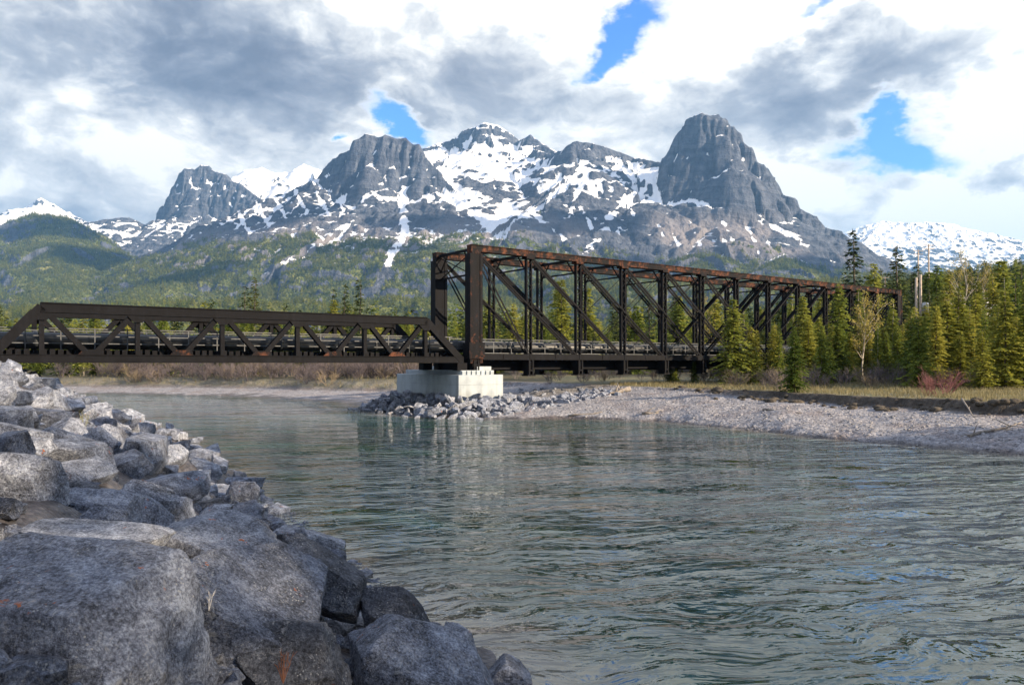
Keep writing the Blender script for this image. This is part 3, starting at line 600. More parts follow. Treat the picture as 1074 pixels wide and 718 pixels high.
def ground_z(X, Y, full=False):
    X = np.asarray(X, float); Y = np.asarray(Y, float)
    wx = X + 0.9 * fbm(X / 5.2, Y / 5.2, octv=5, gain=0.6); wy = Y + 0.9 * fbm(X / 5.2 + 50, Y / 5.2, octv=5, gain=0.6)
    riv = inside(wx, wy, RIVER); ds = seg_dist(wx, wy, RIVER + RIVER[:1]); db = seg_dist(wx, wy, BENCH); ben = inside(wx, wy, BENCH_POLY); near = inside(X, Y, NEAR_POLY)
    depth = -np.minimum(0.22 * ds, 2.2)
    hb = 0.45 + 1.15 * sstep(X, -8, 4) - 0.42 * sstep(X, 11, 19)        # height the gravel reaches below the bench
    bar = hb * (ds / (ds + db + 0.01)) ** 0.75 + 0.05 * fbm(X / 1.4, Y / 1.4, octv=3)
    bench = hb + (1.60 - hb) * sstep(db, 0.0, np.where(X < -4, 3.2, 0.45)) + 0.25 * sstep(db, 2, 40) + 0.06 * fbm(X / 3, Y / 3, octv=3)
    hill = 46 * np.exp(-(((X - 330) / 200) ** 2 + ((Y - 430) / 190) ** 2)) + 10 * np.exp(-(((X - 175) / 70) ** 2 + ((Y - 250) / 80) ** 2))
    bench = bench + hill + 0.012 * np.maximum(Y - 220, 0)
    bank = -0.75 * sstep(np.hypot(X, Y), 6.5, 3.5) + 0.5 * np.minimum(ds, 6.6) + 0.05 * np.maximum(ds - 6.6, 0) - 0.15
    z = np.where(riv, depth, np.where(near, bank, np.where(ben, bench, bar)))
    if not full: return z
    a = dict(wet_or_shade=np.where(riv | near, 1.0, sstep(0.09 + 0.12 * fbm(X / 2, Y / 2, octv=3) - z, -0.05, 0.06) * (~near)),  # near bank darkened too: shade of the boulder gaps put in the colour
             soil=np.where(near, 0.0, np.where(ben, sstep(1.3 - db, -0.5, 0.2) * (0.25 + 0.75 * np.maximum(sstep(X, 9, 16), 0.35 * sstep(X, 0, -8))), sstep(0.5 - db, -0.4, 0.5) * 0.9 * sstep(X, 9, 16))),
             grass=np.where(ben & ~near, sstep(db, 0.5, 1.4) * sstep(np.where(X < 4, 2.6, 26.0) - db, -6, 6), 0.0), duff=np.where(ben, sstep(db, np.where(X < 4, 1.0, 16), np.where(X < 4, 3.5, 26)), 0.0))
    return z, a
az = np.concatenate([np.linspace(-3.2, -0.75, 60)[:-1], np.linspace(-0.75, 0.75, 560), np.linspace(0.75, 3.2, 60)[1:]])
dist = np.concatenate([np.linspace(-14, 3, 34)[:-1], 3 * (25 / 3.0) ** np.linspace(0, 1, 120)[:-1], 25 * (110 / 25.0) ** np.linspace(0, 1, 430)[:-1], 110 * (12000 / 110.0) ** np.linspace(0, 1, 190)])
sp_ = np.maximum(dist, 8.0)
Yg = np.repeat(dist[None, :], len(az), 0); Xg = az[:, None] * sp_[None, :]
Zg, at = ground_z(Xg, Yg, True)
Zg = np.where(Yg > 900, np.minimum(Zg, 8.5) - 0.004 * (Yg - 900), Zg)
gm = np_mesh('ground', np.stack([Xg, Yg, Zg], -1).reshape(-1, 3), grid_faces(len(az), len(dist)))
for n, a in at.items():
    q = gm.attributes.new(n, 'FLOAT', 'POINT'); q.data.foreach_set('value', a.astype(np.float32).ravel())
tag(link('ground', gm, M['ground']), 'river banks and valley floor of gravel, soil and dry grass', 'ground', kind='structure')

# water sheet over the channel
wa = np.linspace(-3.0, 3.0, 420); wd = np.concatenate([np.linspace(-14, 3, 24)[:-1], 3 * (170 / 3.0) ** np.linspace(0, 1, 360)])
Yw = np.repeat(wd[None, :], len(wa), 0); Xw = wa[:, None] * np.maximum(wd, 6.0)[None, :]
Zgw = ground_z(Xw, Yw)
wf_ = grid_faces(len(wa), len(wd)); keep = (Zgw.ravel()[wf_] < 0.12).any(1)
wm = np_mesh('river', np.stack([Xw, Yw, np.zeros_like(Xw)], -1).reshape(-1, 3), wf_[keep])
q = wm.attributes.new('shallow', 'FLOAT', 'POINT'); q.data.foreach_set('value', sstep(Zgw, -0.38, 0.02).astype(np.float32).ravel())
tag(link('river', wm, M['water']), 'rippled dark green river running past the rocks', 'river', kind='structure')

# ------------------------------------------------------------------ bridge
BO = (-2.6, 52.0, CAMZ); BR = math.atan2(0.584, 0.812)
bd = Vector((0.812, 0.584, 0)); bn = Vector((-0.584, 0.812, 0))
def bpt(x, y, z=0.0):
    return Vector(BO) + bd * x + bn * y + Vector((0, 0, z))
WID = 4.7
def rail(parent, x0, x1, y, base, top, step=1.5):
    m = MB()
    for z in (top, base + (top - base) * 0.66, base + (top - base) * 0.33): m.bar((x0, y, z), (x1, y, z), 0.05, 0.05)
    n = int((x1 - x0) / step)
    for k in range(n + 1): m.bar((x0 + (x1 - x0) * k / n, y, base), (x0 + (x1 - x0) * k / n, y, top), 0.05, 0.05, (1, 0, 0))
    return m.build('railing', M['galv'], parent)
# --- through truss (double-intersection panels, vertical end posts)
NP, PL, TH = 12, 4.65, 7.75
tb = empty('through_truss_bridge', BO, BR)
tag(tb, 'tall dark rusted steel truss span running right from the concrete pier into the trees', 'bridge')
LEN = NP * PL
for y in (0.0, WID):
    s_ = 1 if y == 0 else -1
    m = MB(); m.box(-0.38, LEN + 0.38, y - 0.28, y + 0.28, TH - 0.20, TH + 0.20); m.box(-0.40, LEN + 0.40, y - 0.34, y + 0.34, TH + 0.202, TH + 0.25)
    for k in range(NP + 1): m.box(k * PL - 0.36, k * PL + 0.36, y - 0.30, y + 0.30, TH - 0.36, TH - 0.203)
    m.build('top_chord', M['rusty'], tb)
    m = MB()
    m.box(-0.3, LEN + 0.3, y - 0.26, y + 0.26, 0.18, 0.24); m.box(-0.3, LEN + 0.3, y - 0.24, y - 0.20, 0.242, 0.60); m.box(-0.3, LEN + 0.3, y + 0.20, y + 0.24, 0.242, 0.60)
    for k in range(NP * 2): m.box(k * PL / 2 - 0.05, k * PL / 2 + 0.05, y - 0.27, y - 0.242, 0.25, 0.62)
    m.build('bottom_chord', M['steel'], tb)
    for k in range(NP + 1):
        x = k * PL; m = MB(); end = k in (0, NP)
        hw, bw = (0.40, 0.20) if end else (0.21, 0.085)
        for sx in (-1, 1):
            m.box(x + sx * hw - bw / 2, x + sx * hw + bw / 2, y - 0.13 - 0.21 * end, y + 0.13 + 0.21 * end, -0.05, TH - 0.36)
        # lacing between the two channels
        nl = 14
        for j in range(nl):
            z0 = 0.7 + j * (TH - 1.2) / nl; z1 = z0 + (TH - 1.2) / nl
            for yy in (y - 0.115, y + 0.115): m.bar((x - hw, yy, z0 if j % 2 else z1), (x + hw, yy, z1 if j % 2 else z0), 0.02, 0.04)
        if end:
            m.box(x - 0.30, x + 0.30, y - 0.30, y - 0.26, 0.0, TH - 0.37)
            m.box(x - 0.62, x + 0.62, y - 0.42, y + 0.42, 0.25, 1.35)
        m.build('end_post' if end else 'vertical_post', M['end_steel' if end and y == 0 else 'steel'], tb)
    def diag(k0, k1):
        m = MB(); a = (k0 * PL, y, TH - 0.1); b = (k1 * PL, y, 0.35)
        for dy in (-0.21, 0.21): m.bar((a[0], y + dy, a[2]), (b[0], y + dy, b[2]), 0.03, 0.11)
        n = 12
        if abs(k1 - k0) == 2:
            for dy in (-0.09, 0.09): m.bar((a[0], y + dy, a[2]), (b[0], y + dy, b[2]), 0.025, 0.08)
        m.build('diagonal', M['steel'], tb)
    diag(0, 1); diag(NP, NP - 1)
    for k in range(0, NP // 2): diag(k, k + 2)
    for k in range(NP // 2 + 1, NP + 1): diag(k, k - 2)
    diag(NP // 2, NP // 2 - 2) if False else None
    diag(NP // 2 - 1 + 2, NP // 2 - 1)
    # thin counters, mid-height strut
    m = MB()
    for k in range(2, NP - 2): m.bar((k * PL, y + 0.05, 0.4), ((k + 2) * PL, y + 0.05, TH - 0.2), 0.03, 0.045)
    m.build('counter_rod', M['steel'], tb)
m = MB()
for k in range(NP + 1):
    x = k * PL
    m.bar((x, 0.2, TH), (x, WID - 0.2, TH), 0.2, 0.16, (1, 0, 0))
    m.bar((x, 0.2, TH - 1.0), (x, WID - 0.2, TH - 1.0), 0.12, 0.1, (1, 0, 0)) if k not in (0, NP) else None
    for sy, ey in ((0.2, 1.2), (WID - 0.2, WID - 1.2)): m.bar((x, sy, TH - 1.3), (x, ey, TH - 0.1), 0.08, 0.08, (1, 0, 0))
m.build('sway_strut', M['steel'], tb)
m = MB()
for k in range(NP):
    m.bar((k * PL, 0.2, TH + 0.05), ((k + 1) * PL, WID - 0.2, TH + 0.05), 0.07, 0.07, (0, 0, 1)); m.bar((k * PL, WID - 0.2, TH + 0.13), ((k + 1) * PL, 0.2, TH + 0.13), 0.07, 0.07, (0, 0, 1))
m.build('top_lateral_bracing', M['steel'], tb)
for x in (0.0, LEN):
    m = MB(); m.bar((x, 0.3, TH - 1.7), (x, WID - 0.3, TH - 0.2), 0.06, 0.06, (1, 0, 0)); m.bar((x, WID - 0.3, TH - 1.7), (x, 0.3, TH - 0.2), 0.06, 0.06, (1, 0, 0)); m.bar((x, 0.3, TH - 1.72), (x, WID - 0.3, TH - 1.72), 0.1, 0.12, (1, 0, 0))
    m.build('portal_bracing', M['steel'], tb)
for k in range(NP + 1):
    x = k * PL
    m = MB(); m.box(x - 0.22, x + 0.22, -0.35, WID + 0.35, -0.62, -0.52); m.box(x - 0.03, x + 0.03, -0.30, WID + 0.30, -0.518, 0.10)
    m.build('floor_beam', M['dark_steel'], tb)
    for y in (-0.02, WID + 0.02):
        m = MB()
        for sx in (-0.16, 0.16): m.box(x + sx - 0.06, x + sx + 0.06, y - 0.34, y + 0.34, -0.86, 0.17)
        m.box(x - 0.34, x + 0.34, y - 0.38, y + 0.38, -0.96, -0.862); m.build('hanger', M['steel'], tb)
for y in (1.0, 1.9, 2.8, 3.7):
    m = MB(); m.box(0.0, LEN, y - 0.14, y + 0.14, -0.515 + 0.02, 0.095); m.build('stringer', M['dark_steel'], tb)
m = MB(); rr = random.Random(4)
x = 0.0
while x < LEN: m.box(x, x + 0.24, 0.35, WID - 0.35, 0.10, 0.27 + rr.uniform(0, 0.03)); x += 0.36
m.build('timber_deck', M['dark_steel'], tb)
rail(tb, 0.6, LEN, WID - 0.55, 0.27, 1.75)
rail(tb, 0.6, LEN, 0.75, 0.27, 1.45)

# --- low pony truss span
X0, X1, PT, PH = -27.3, -1.15, 4.27, 2.92
pb = empty('pony_truss_bridge', BO, BR)
tag(pb, 'low dark steel truss span left of the pier with sloping ends and W shaped bracing', 'bridge')
tops = [X0 + 2.15 + PT * k for k in range(6)]; bots = [X0] + [a + PT / 2 for a in tops[:-1]] + [X1]
for y in (0.0, WID):
    s_ = -1 if y == 0 else 1
    m = MB(); m.box(tops[0] - 0.05, tops[-1] + 0.05, y - 0.24, y + 0.24, PH - 0.42, PH - 0.03); m.box(tops[0] - 0.05, tops[-1] + 0.05, y - 0.30, y + 0.30, PH - 0.028, PH + 0.02); m.box(tops[0] - 0.05, tops[-1] + 0.05, y - 0.28, y + 0.28, PH - 0.47, PH - 0.422)
    m.build('top_chord', M['steel'], pb)
    m = MB(); m.box(X0 - 0.2, X1 + 0.2, y - 0.22, y + 0.22, 0.03, 0.36); m.box(X0 - 0.2, X1 + 0.2, y - 0.30, y + 0.30, -0.02, 0.028); m.box(X0 - 0.2, X1 + 0.2, y - 0.27, y + 0.27, 0.362, 0.40)
    m.build('bottom_chord', M['steel'], pb)
    for a, b in ((bots[0], tops[0]), (bots[-1], tops[-1])):
        m = MB(); m.bar((a, y, 0.2), (b, y, PH - 0.2), 0.48, 0.44); m.build('end_post', M['steel'], pb)
    for i, a in enumerate(tops):
        m = MB(); m.box(a - 0.11, a + 0.11, y - 0.15, y + 0.15, 0.402, PH - 0.472); m.build('vertical_post', M['steel'], pb)
        m = MB(); m.add([(a - 0.55, y + s_ * 0.235, PH - 0.48), (a + 0.55, y + s_ * 0.235, PH - 0.48), (a + 0.2, y + s_ * 0.235, PH - 0.85), (a - 0.2, y + s_ * 0.235, PH - 0.85), (a - 0.55, y + s_ * 0.21, PH - 0.48), (a + 0.55, y + s_ * 0.21, PH - 0.48), (a + 0.2, y + s_ * 0.21, PH - 0.85), (a - 0.2, y + s_ * 0.21, PH - 0.85)],
                        [(0, 1, 2, 3), (7, 6, 5, 4), (0, 4, 5, 1), (1, 5, 6, 2), (2, 6, 7, 3), (3, 7, 4, 0)]); m.build('gusset_plate', M['steel'], pb)
        for b in (bots[i] if i else None, bots[i + 1] if i + 1 < len(tops) else None):
            if b is None: continue
            m = MB(); sg = 1 if a > b else -1
            for dy in (-0.13, 0.13): m.bar((b + sg * 0.12, y + dy, 0.40), (a - sg * 0.22, y + dy, PH - 0.46), 0.06, 0.26)
            m.build('diagonal', M['steel'], pb)
    for b in bots[1:-1]:
        m = MB(); ya, yb = y + s_ * 0.235, y + s_ * 0.205
        m.add([(b - 0.6, ya, 0.402), (b + 0.6, ya, 0.402), (b + 0.35, ya, 0.66), (b - 0.35, ya, 0.66), (b - 0.6, yb, 0.402), (b + 0.6, yb, 0.402), (b + 0.35, yb, 0.66), (b - 0.35, yb, 0.66)], [(0, 1, 2, 3), (7, 6, 5, 4), (0, 4, 5, 1), (1, 5, 6, 2), (2, 6, 7, 3), (3, 7, 4, 0)])
        m.build('gusset_plate', M['rusty'], pb)
for b in bots + tops:
    m = MB(); m.box(b - 0.1, b + 0.1, 0.25, WID - 0.25, 0.0, 0.35); m.build('floor_beam', M['dark_steel'], pb)
m = MB(); x = X0
while x < X1: m.box(x, x + 0.24, 0.32, WID - 0.32, 0.353, 0.62 + rr.uniform(0, 0.05)); x += 0.36
m.build('timber_deck', M['dark_steel'], pb)
rail(pb, X0, X1 + 1.2, WID - 0.6, 0.6, 1.72)
rail(pb, X0, X1 + 1.2, 0.8, 0.6, 1.72)

# --- pipelines laid along the deck
for y, rr_, z, lab in ((1.55, 0.42, 1.12, 'thick black pipeline lying along the near side of the bridge deck'), (3.15, 0.30, 1.0, 'thinner black pipeline lying along the far side of the bridge deck')):
    p = empty('pipeline', bpt(-14, y, 0.65), BR); tag(p, lab, 'pipe')
    m = MB(); m.tube([(X0 - 3 + 14, 0, z - 0.65), (LEN + 3 + 14, 0, z - 0.65)], [rr_, rr_], 20); m.build('pipe_run', M['pipe'], p, True)
    for k in range(14):
        m = MB(); xx = X0 + 2 + k * 6.2 + 14; m.tube([(xx - 0.09, 0, z - 0.65), (xx + 0.09, 0, z - 0.65)], [rr_ + 0.05, rr_ + 0.05], 20); m.build('coupling', M['pipe'], p, True)
    for k in range(20):
        m = MB(); xx = X0 + 1 + k * 4.2 + 14; m.box(xx - 0.12, xx + 0.12, -0.3, 0.3, -0.02 if xx < 13 else -0.37, z - 0.65 - rr_ * 0.8); m.build('saddle', M['dark_steel'], p)

# --- pier
pr = empty('bridge_pier', bpt(0, 0, -CAMZ), BR); tag(pr, 'pale concrete bridge pier standing in a ring of rocks where the two spans meet', 'bridge pier')
pz = CAMZ - 0.83
m = MB(); m.box(-1.75, 1.85, -0.85, 8.0, -1.6, pz); m.build('pier_block', M['concrete'], pr, bevel=0.04)
m = MB(); m.box(-1.3, 1.35, -0.45, 7.4, pz + 0.003, pz + 0.30); m.build('bearing_slab', M['concrete'], pr, bevel=0.02)
for k in range(7):
    m = MB(); xx = -1.25 + k * 0.38; m.box(xx, xx + 0.2, -0.53, -0.453, pz + 0.003, pz + 0.27); m.build('pilaster', M['concrete'], pr)
m = MB(); m.box(0.05, 1.2, -0.35, 6.5, pz + 0.303, pz + 0.56); m.build('bearing_plinth', M['concrete'], pr, bevel=0.02)
for y in (0.0, WID):
    m = MB(); m.box(-0.3, 0.3, y - 0.32, y + 0.32, pz + 0.563, CAMZ - 0.06); m.build('bearing', M['dark_steel'], pr)
    m = MB(); m.box(-1.5, -0.75, y - 0.32, y + 0.32, pz + 0.303, CAMZ - 0.03); m.build('bearing', M['dark_steel'], pr)
# --- far abutment, hidden in the trees
ab = empty('bridge_abutment', bpt(LEN, 0, -CAMZ), BR); tag(ab, 'concrete abutment under the far right end of the tall truss behind the trees', 'abutment')
m = MB(); m.box(-0.7, 2.5, -1.2, WID + 1.2, 0.5, CAMZ - 0.97); m.build('abutment_wall', M['concrete'], ab)
m = MB(); m.box(-0.4, 2.2, -0.5, WID + 0.5, CAMZ - 0.967, CAMZ - 0.1); m.build('bearing_shelf', M['concrete'], ab)

# ------------------------------------------------------------------ rocks
def rock_mesh(name, seed, sub=4, dims=(1, 1, 1), p=16, cuts=9, rough=0.05, planes=None, chips=8):
    rs = np.random.RandomState(seed); V, Fc = ico(sub)
    N, Ds = [], []
    for ax in range(3):
        for sg in (-1, 1):
            n = np.zeros(3); n[ax] = sg; n += rs.normal(size=3) * 0.22; n /= np.linalg.norm(n); N.append(n); Ds.append(rs.uniform(0.72, 0.95))
    for _ in range(cuts):
        n = rs.normal(size=3); n /= np.linalg.norm(n); N.append(n); Ds.append(rs.uniform(0.66, 1.0))
    for _ in range(chips):
        n = rs.normal(size=3); n /= np.linalg.norm(n); N.append(n); Ds.append(rs.uniform(0.80, 0.98))
    if planes:
        for n, d in planes: n = np.array(n, float); n /= np.linalg.norm(n); N.append(n); Ds.append(d)
    N = np.array(N); Ds = np.array(Ds)
    dots = np.clip(V @ N.T, 1e-4, None) / Ds
    p = p * 5; r = (dots ** p).sum(1) ** (-1.0 / p)
    Pn = V * r[:, None]
    q = Pn + seed * 3.17
    r2 = rough * (fbm(q[:, 0] * 2.2, q[:, 1] * 2.2, q[:, 2] * 2.2, octv=6 if sub > 4 else 4, gain=0.55) * 1.3 - 0.9 * np.abs(pn(q[:, 0] * 3.1, q[:, 1] * 1.4, q[:, 2] * 3.1)))
    # bedding ledges: the sides break back in small steps
    ln = rs.normal(size=3) * 0.35 + np.array((0, 0, 1)); ln /= np.linalg.norm(ln); sl = (Pn @ ln) * 5.0 + 0.5 * fbm(q[:, 0] * 1.5, q[:, 1] * 1.5, q[:, 2] * 1.5, octv=4); fr = sl - np.floor(sl)
    amp_ = np.clip(fbm(q[:, 0] * 1.1 + 9, q[:, 1] * 1.1, q[:, 2] * 1.1, octv=3) + 0.25, 0, 1)
    r2 = r2 - 0.055 * amp_ * sstep(fr, 0.0, 0.12) * (1 - fr) * (sub > 4)
    Pn = Pn * (1 + r2)[:, None] * np.array(dims)
    me = np_mesh(name, Pn, Fc)
    me.set_sharp_from_angle(angle=R(24 if sub > 5 else 28))
    return me
def bank_hit(px, py):
    a = (py - HY) / F; b = (px - HX) / F
    z = 1.582 / max(a - 0.435 * (0.565 + b), 0.02)
    return Vector((b * z, z, CAMZ - a * z))
placed = []
def boulder(label, px, py, wpx, hpx, seed, Z=None, depth=1.0, rot=(0, 0, 0), planes=None, p=26, rough=0.028, sub=6, cuts=7):
    """big foreground rock: centre pixel, size in pixels at its distance"""
    z = Z or bank_hit(px, py).y
    c = Vector(((px - HX) / F * z, z, CAMZ - (py - HY) / F * z)); k_ = 0.84 if seed == 101 else 0.74; wd = k_ * wpx / F * z; ht = k_ * hpx / F * z; depth *= 0.85
    o = link('boulder', rock_mesh('boulder', seed, sub, (wd / 1.7, wd * depth / 1.7, ht / 1.7), p, cuts, rough, planes, 9), M['rock'])
    o.location = c; o.rotation_euler = tuple(R(q) for q in rot)
    tag(o, label, 'boulder', 'large foreground boulders'); placed.append((c.x, c.y, wd * 0.42, wd * depth * 0.42))
    if seed in (104, 106, 107, 115, 117): o.data.materials.clear(); o.data.materials.append(M['dark_rock'])
    return o
boulder('huge pale grey boulder with orange lichen spots filling the bottom left corner', 52, 690, 375, 290, 101, Z=4.4, depth=0.85, rot=(8, 5, -6), planes=[((0.1, -0.95, 0.3), 0.72), ((0.05, -0.1, 1), 0.70), ((1, -0.2, 0.1), 0.80)], p=26, cuts=4)
boulder('broad smooth slab leaning behind the huge corner boulder', 258, 640, 225, 130, 102, Z=5.9, depth=1.3, rot=(10, 22, 20), planes=[((0.25, -0.35, 1), 0.55)], cuts=5)
boulder('flat blue grey rock lying just above the leaning slab', 228, 572, 170, 80, 103, Z=7.6, depth=1.1, rot=(5, 14, 12), planes=[((0.2, -0.3, 1), 0.6)], cuts=5)
boulder('dark blue peaked rock with a red dry weed in front of it', 302, 702, 170, 130, 104, Z=5.5, depth=0.7, rot=(6, 14, 24), planes=[((-0.35, -0.5, 0.8), 0.55), ((0.8, -0.2, 0.5), 0.7)], cuts=5)
boulder('wide lilac grey boulder at the water in the bottom middle of the view', 448, 712, 225, 130, 105, Z=6.6, depth=0.9, rot=(4, 20, 10), planes=[((0.1, -0.4, 1), 0.62), ((0.9, 0, 0.6), 0.72)], cuts=5)
boulder('long black edged rock pointing to the water above the wide lilac boulder', 338, 615, 130, 72, 106, Z=7.8, depth=0.7, rot=(0, 28, 8), cuts=7)
boulder('narrow dark rock resting at the waterline beside the wide lilac boulder', 415, 650, 110, 55, 107, Z=7.9, depth=0.7, rot=(0, 26, 0), cuts=7)
boulder('low flat rock peeping out behind the top of the huge corner boulder', 105, 566, 200, 62, 108, Z=6.6, depth=0.8, rot=(0, 3, 0), planes=[((0, -0.2, 1), 0.62)], cuts=5)
boulder('square shouldered grey boulder at the left edge halfway up the bank', 12, 505, 120, 95, 109, depth=0.9, rot=(4, 6, 14))
boulder('rock with bright orange lichen at the left edge over the corner boulder', 30, 556, 110, 60, 110, Z=8.2, depth=0.9, rot=(0, 4, 0))
boulder('wedge shaped boulder standing on end in the middle of the bank', 112, 474, 62, 78, 111, depth=0.8, rot=(10, -34, 20), p=22)
boulder('blocky boulder with a white broken face beside the water halfway along the bank', 208, 486, 52, 42, 112, depth=0.9, rot=(0, 6, 28), p=24)
boulder('tall streaked boulder just above the flat blue grey rock', 152, 535, 78, 72, 113, depth=0.8, rot=(0, 24, 15))
boulder('thin slab tipped flat between the streaked and the blocky boulders', 190, 518, 85, 34, 114, depth=0.9, rot=(6, 16, 10))
boulder('dark cube like rock at the foot of the thin slab', 222, 538, 48, 42, 115, depth=0.9, rot=(0, 12, 35), p=24)
boulder('reddish grey pointed rock at the waterline right of the dark cube like rock', 252, 525, 45, 60, 116, depth=0.8, rot=(0, 20, 15))
boulder('dark jagged rock left of the streaked boulder', 82, 522, 70, 46, 117, depth=0.9, rot=(0, 10, 20))
boulder('rounded grey rock left of the tall streaked boulder', 112, 548, 62, 44, 118, depth=0.9, rot=(0, 8, 0))
boulder('low ribbed slab above the square shouldered boulder', 66, 470, 95, 42, 119, depth=0.9, rot=(0, 14, 8))
boulder('plain grey rock wedged in the gap above the low flat rock', 100, 532, 130, 56, 120, depth=1.0, rot=(0, 8, 10))
boulder('small grey rock at the left edge under the square shouldered boulder', 18, 537, 90, 50, 121, Z=8.0, depth=1.0, rot=(0, 4, 40))
rv = [rock_mesh('boulder', 300 + k, 5, (1, random.Random(k).uniform(0.6, 1.0), random.Random(k + 50).uniform(0.5, 0.85)), 26, 8, 0.016, None, 3) for k in range(16)]
for me in rv: me.materials.append(M['rock'])
def put_rock(me, loc, size, rs, label, group, name='boulder', flat=1.0):
    o = bpy.data.objects.new(name, me); C.objects.link(o); o.location = loc
    o.rotation_euler = (rs.uniform(-0.5, 0.5), rs.uniform(-0.3, 0.6), rs.uniform(0, 6.28)); o.scale = (size * rs.uniform(0.85, 1.3), size * rs.uniform(0.8, 1.1), size * rs.uniform(0.75, 1.05) * flat)
    tag(o, label, 'rock', group); return o
rs = random.Random(12); pts = []; tries = 0
while len(pts) < 285 and tries < 60000:
    tries += 1
    y = 3.0 + 37.0 * rs.random() ** 1.1; u = rs.uniform(-0.35, 7.6); xs = -0.565 * (y - 7.8)
    if y > 35: u *= 0.8
    x = xs - u * 1.149
    if y < 5.0 or x / max(y, 0.1) < -0.76 or (x * x + y * y) < 7.0: continue
    sz = rs.uniform(0.26, 0.62) * (0.75 if u < 0.5 else 1.0) * (0.5 if y < 7.5 else 1.0)
    if any((x - a) ** 2 + (y - b) ** 2 < (0.80 * (sz + c)) ** 2 for a, b, c in pts): continue
    if any(abs(x - a) < ra * 0.95 + sz * 0.2 and abs(y - b) < rb + sz * 0.2 for a, b, ra, rb in placed): continue
    pts.append((x, y, sz))
for i, (x, y, sz) in enumerate(pts):
    z = float(ground_z(np.array([x]), np.array([y]))[0])
    put_rock(rv[i % 16], (x, y, max(z, -0.1) + sz * 0.22), sz, rs, 'angular grey boulder among the many piled on the left bank', 'boulders piled on the left bank')
# small stones wedged in the gaps and along the waterline of the left bank
rsm = [rock_mesh('stone', 500 + k, 3, (1, 0.8, 0.62), 14, 7, 0.06) for k in range(8)]
for me in rsm: me.materials.append(M['rock'])
sv, sf, base = [], [], 0
for i in range(3000):
    y = 3.5 + 36 * rs.random(); u = rs.uniform(-0.3, 7.5) if rs.random() < 0.6 else rs.uniform(-0.45, 0.25); x = -0.565 * (y - 7.8) - u * 1.149
    if x * x + y * y < 7: continue
    V, Fc = ico(2); k = rs.randrange(1000); n = np.random.RandomState(k); z = float(0.5 * max(u, 0) - 0.15)
    P_ = V * (1 + 0.25 * n.normal(size=(len(V), 1))) * np.array((1, 0.8, 0.65)) * rs.uniform(0.07, 0.19) + np.array((x, y, z + 0.05))
    sv.append(P_); sf.append(Fc + base); base += len(V)
o = link('rubble', np_mesh('rubble', np.concatenate(sv), np.concatenate(sf), False), M['rock']); tag(o, 'small broken stones filling the gaps between the bank boulders', 'rubble', kind='stuff')

# rocks heaped round the pier
rs = random.Random(5); pts = []; tries = 0
while len(pts) < 230 and tries < 40000:
    tries += 1
    a = rs.uniform(-3.9, 11.5) if rs.random() < 0.8 else rs.uniform(-3.9, 4); b = rs.uniform(-4.2, 9.5)
    q_ = rs.random()
    if q_ < 0.55: b = rs.uniform(-4.2, -0.9)
    elif q_ < 0.9: a, b = rs.uniform(-5.0, -1.9), rs.uniform(-3.5, 10.5)
    if -1.9 < a < 2.0 and -1.0 < b < 8.1: continue
    dx = max(-1.9 - a, 0, a - (2.0 + 0.0)); dy = max(-1.0 - b, 0, b - 8.1); d = math.hypot(dx, dy)
    if a > 3: d = max(d * 0.36, dy * 0.9)
    if d > 3.1: continue
    sz = rs.uniform(0.24, 0.50) * (1 if a < 6 else 0.8)
    P_ = bpt(a, b); z = 1.25 - 0.45 * d
    if any((P_.x - q[0]) ** 2 + (P_.y - q[1]) ** 2 < (0.72 * (sz + q[3])) ** 2 for q in pts): continue
    pts.append((P_.x, P_.y, z, sz))
lv = []
for me in rv: q = me.copy(); q.materials.clear(); q.materials.append(M['light_rock']); lv.append(q)
for i, (x, y, z, sz) in enumerate(pts):
    g = float(ground_z(np.array([x]), np.array([y]))[0])
    put_rock(lv[(i * 5) % 16], (x, y, max(z, g) - sz * 0.1), sz, rs, 'pale grey rock in the heap round the concrete pier', 'rocks heaped round the pier', 'rock', 1.15)
m_core = MB()
ring = []
for k in range(28):
    th = 2 * math.pi * k / 28; ring.append((math.cos(th), math.sin(th)))
vv = []
for lvl, (ra, rb, z) in enumerate(((5.6, 7.6, -1.2), (4.4, 6.6, 0.2), (2.6, 5.1, 1.05))):
    for cx, sy in ring: P_ = bpt(0.6 + ra * cx, 3.6 + rb * sy); vv.append((P_.x, P_.y, z))
ff = [(l * 28 + k, l * 28 + (k + 1) % 28, (l + 1) * 28 + (k + 1) % 28, (l + 1) * 28 + k) for l in range(2) for k in range(28)] + [tuple(range(56, 84))]
m_core.add(vv, ff); o = m_core.build('rubble', M['light_rock']); tag(o, 'fine rubble under the rocks round the pier', 'rubble', kind='stuff')

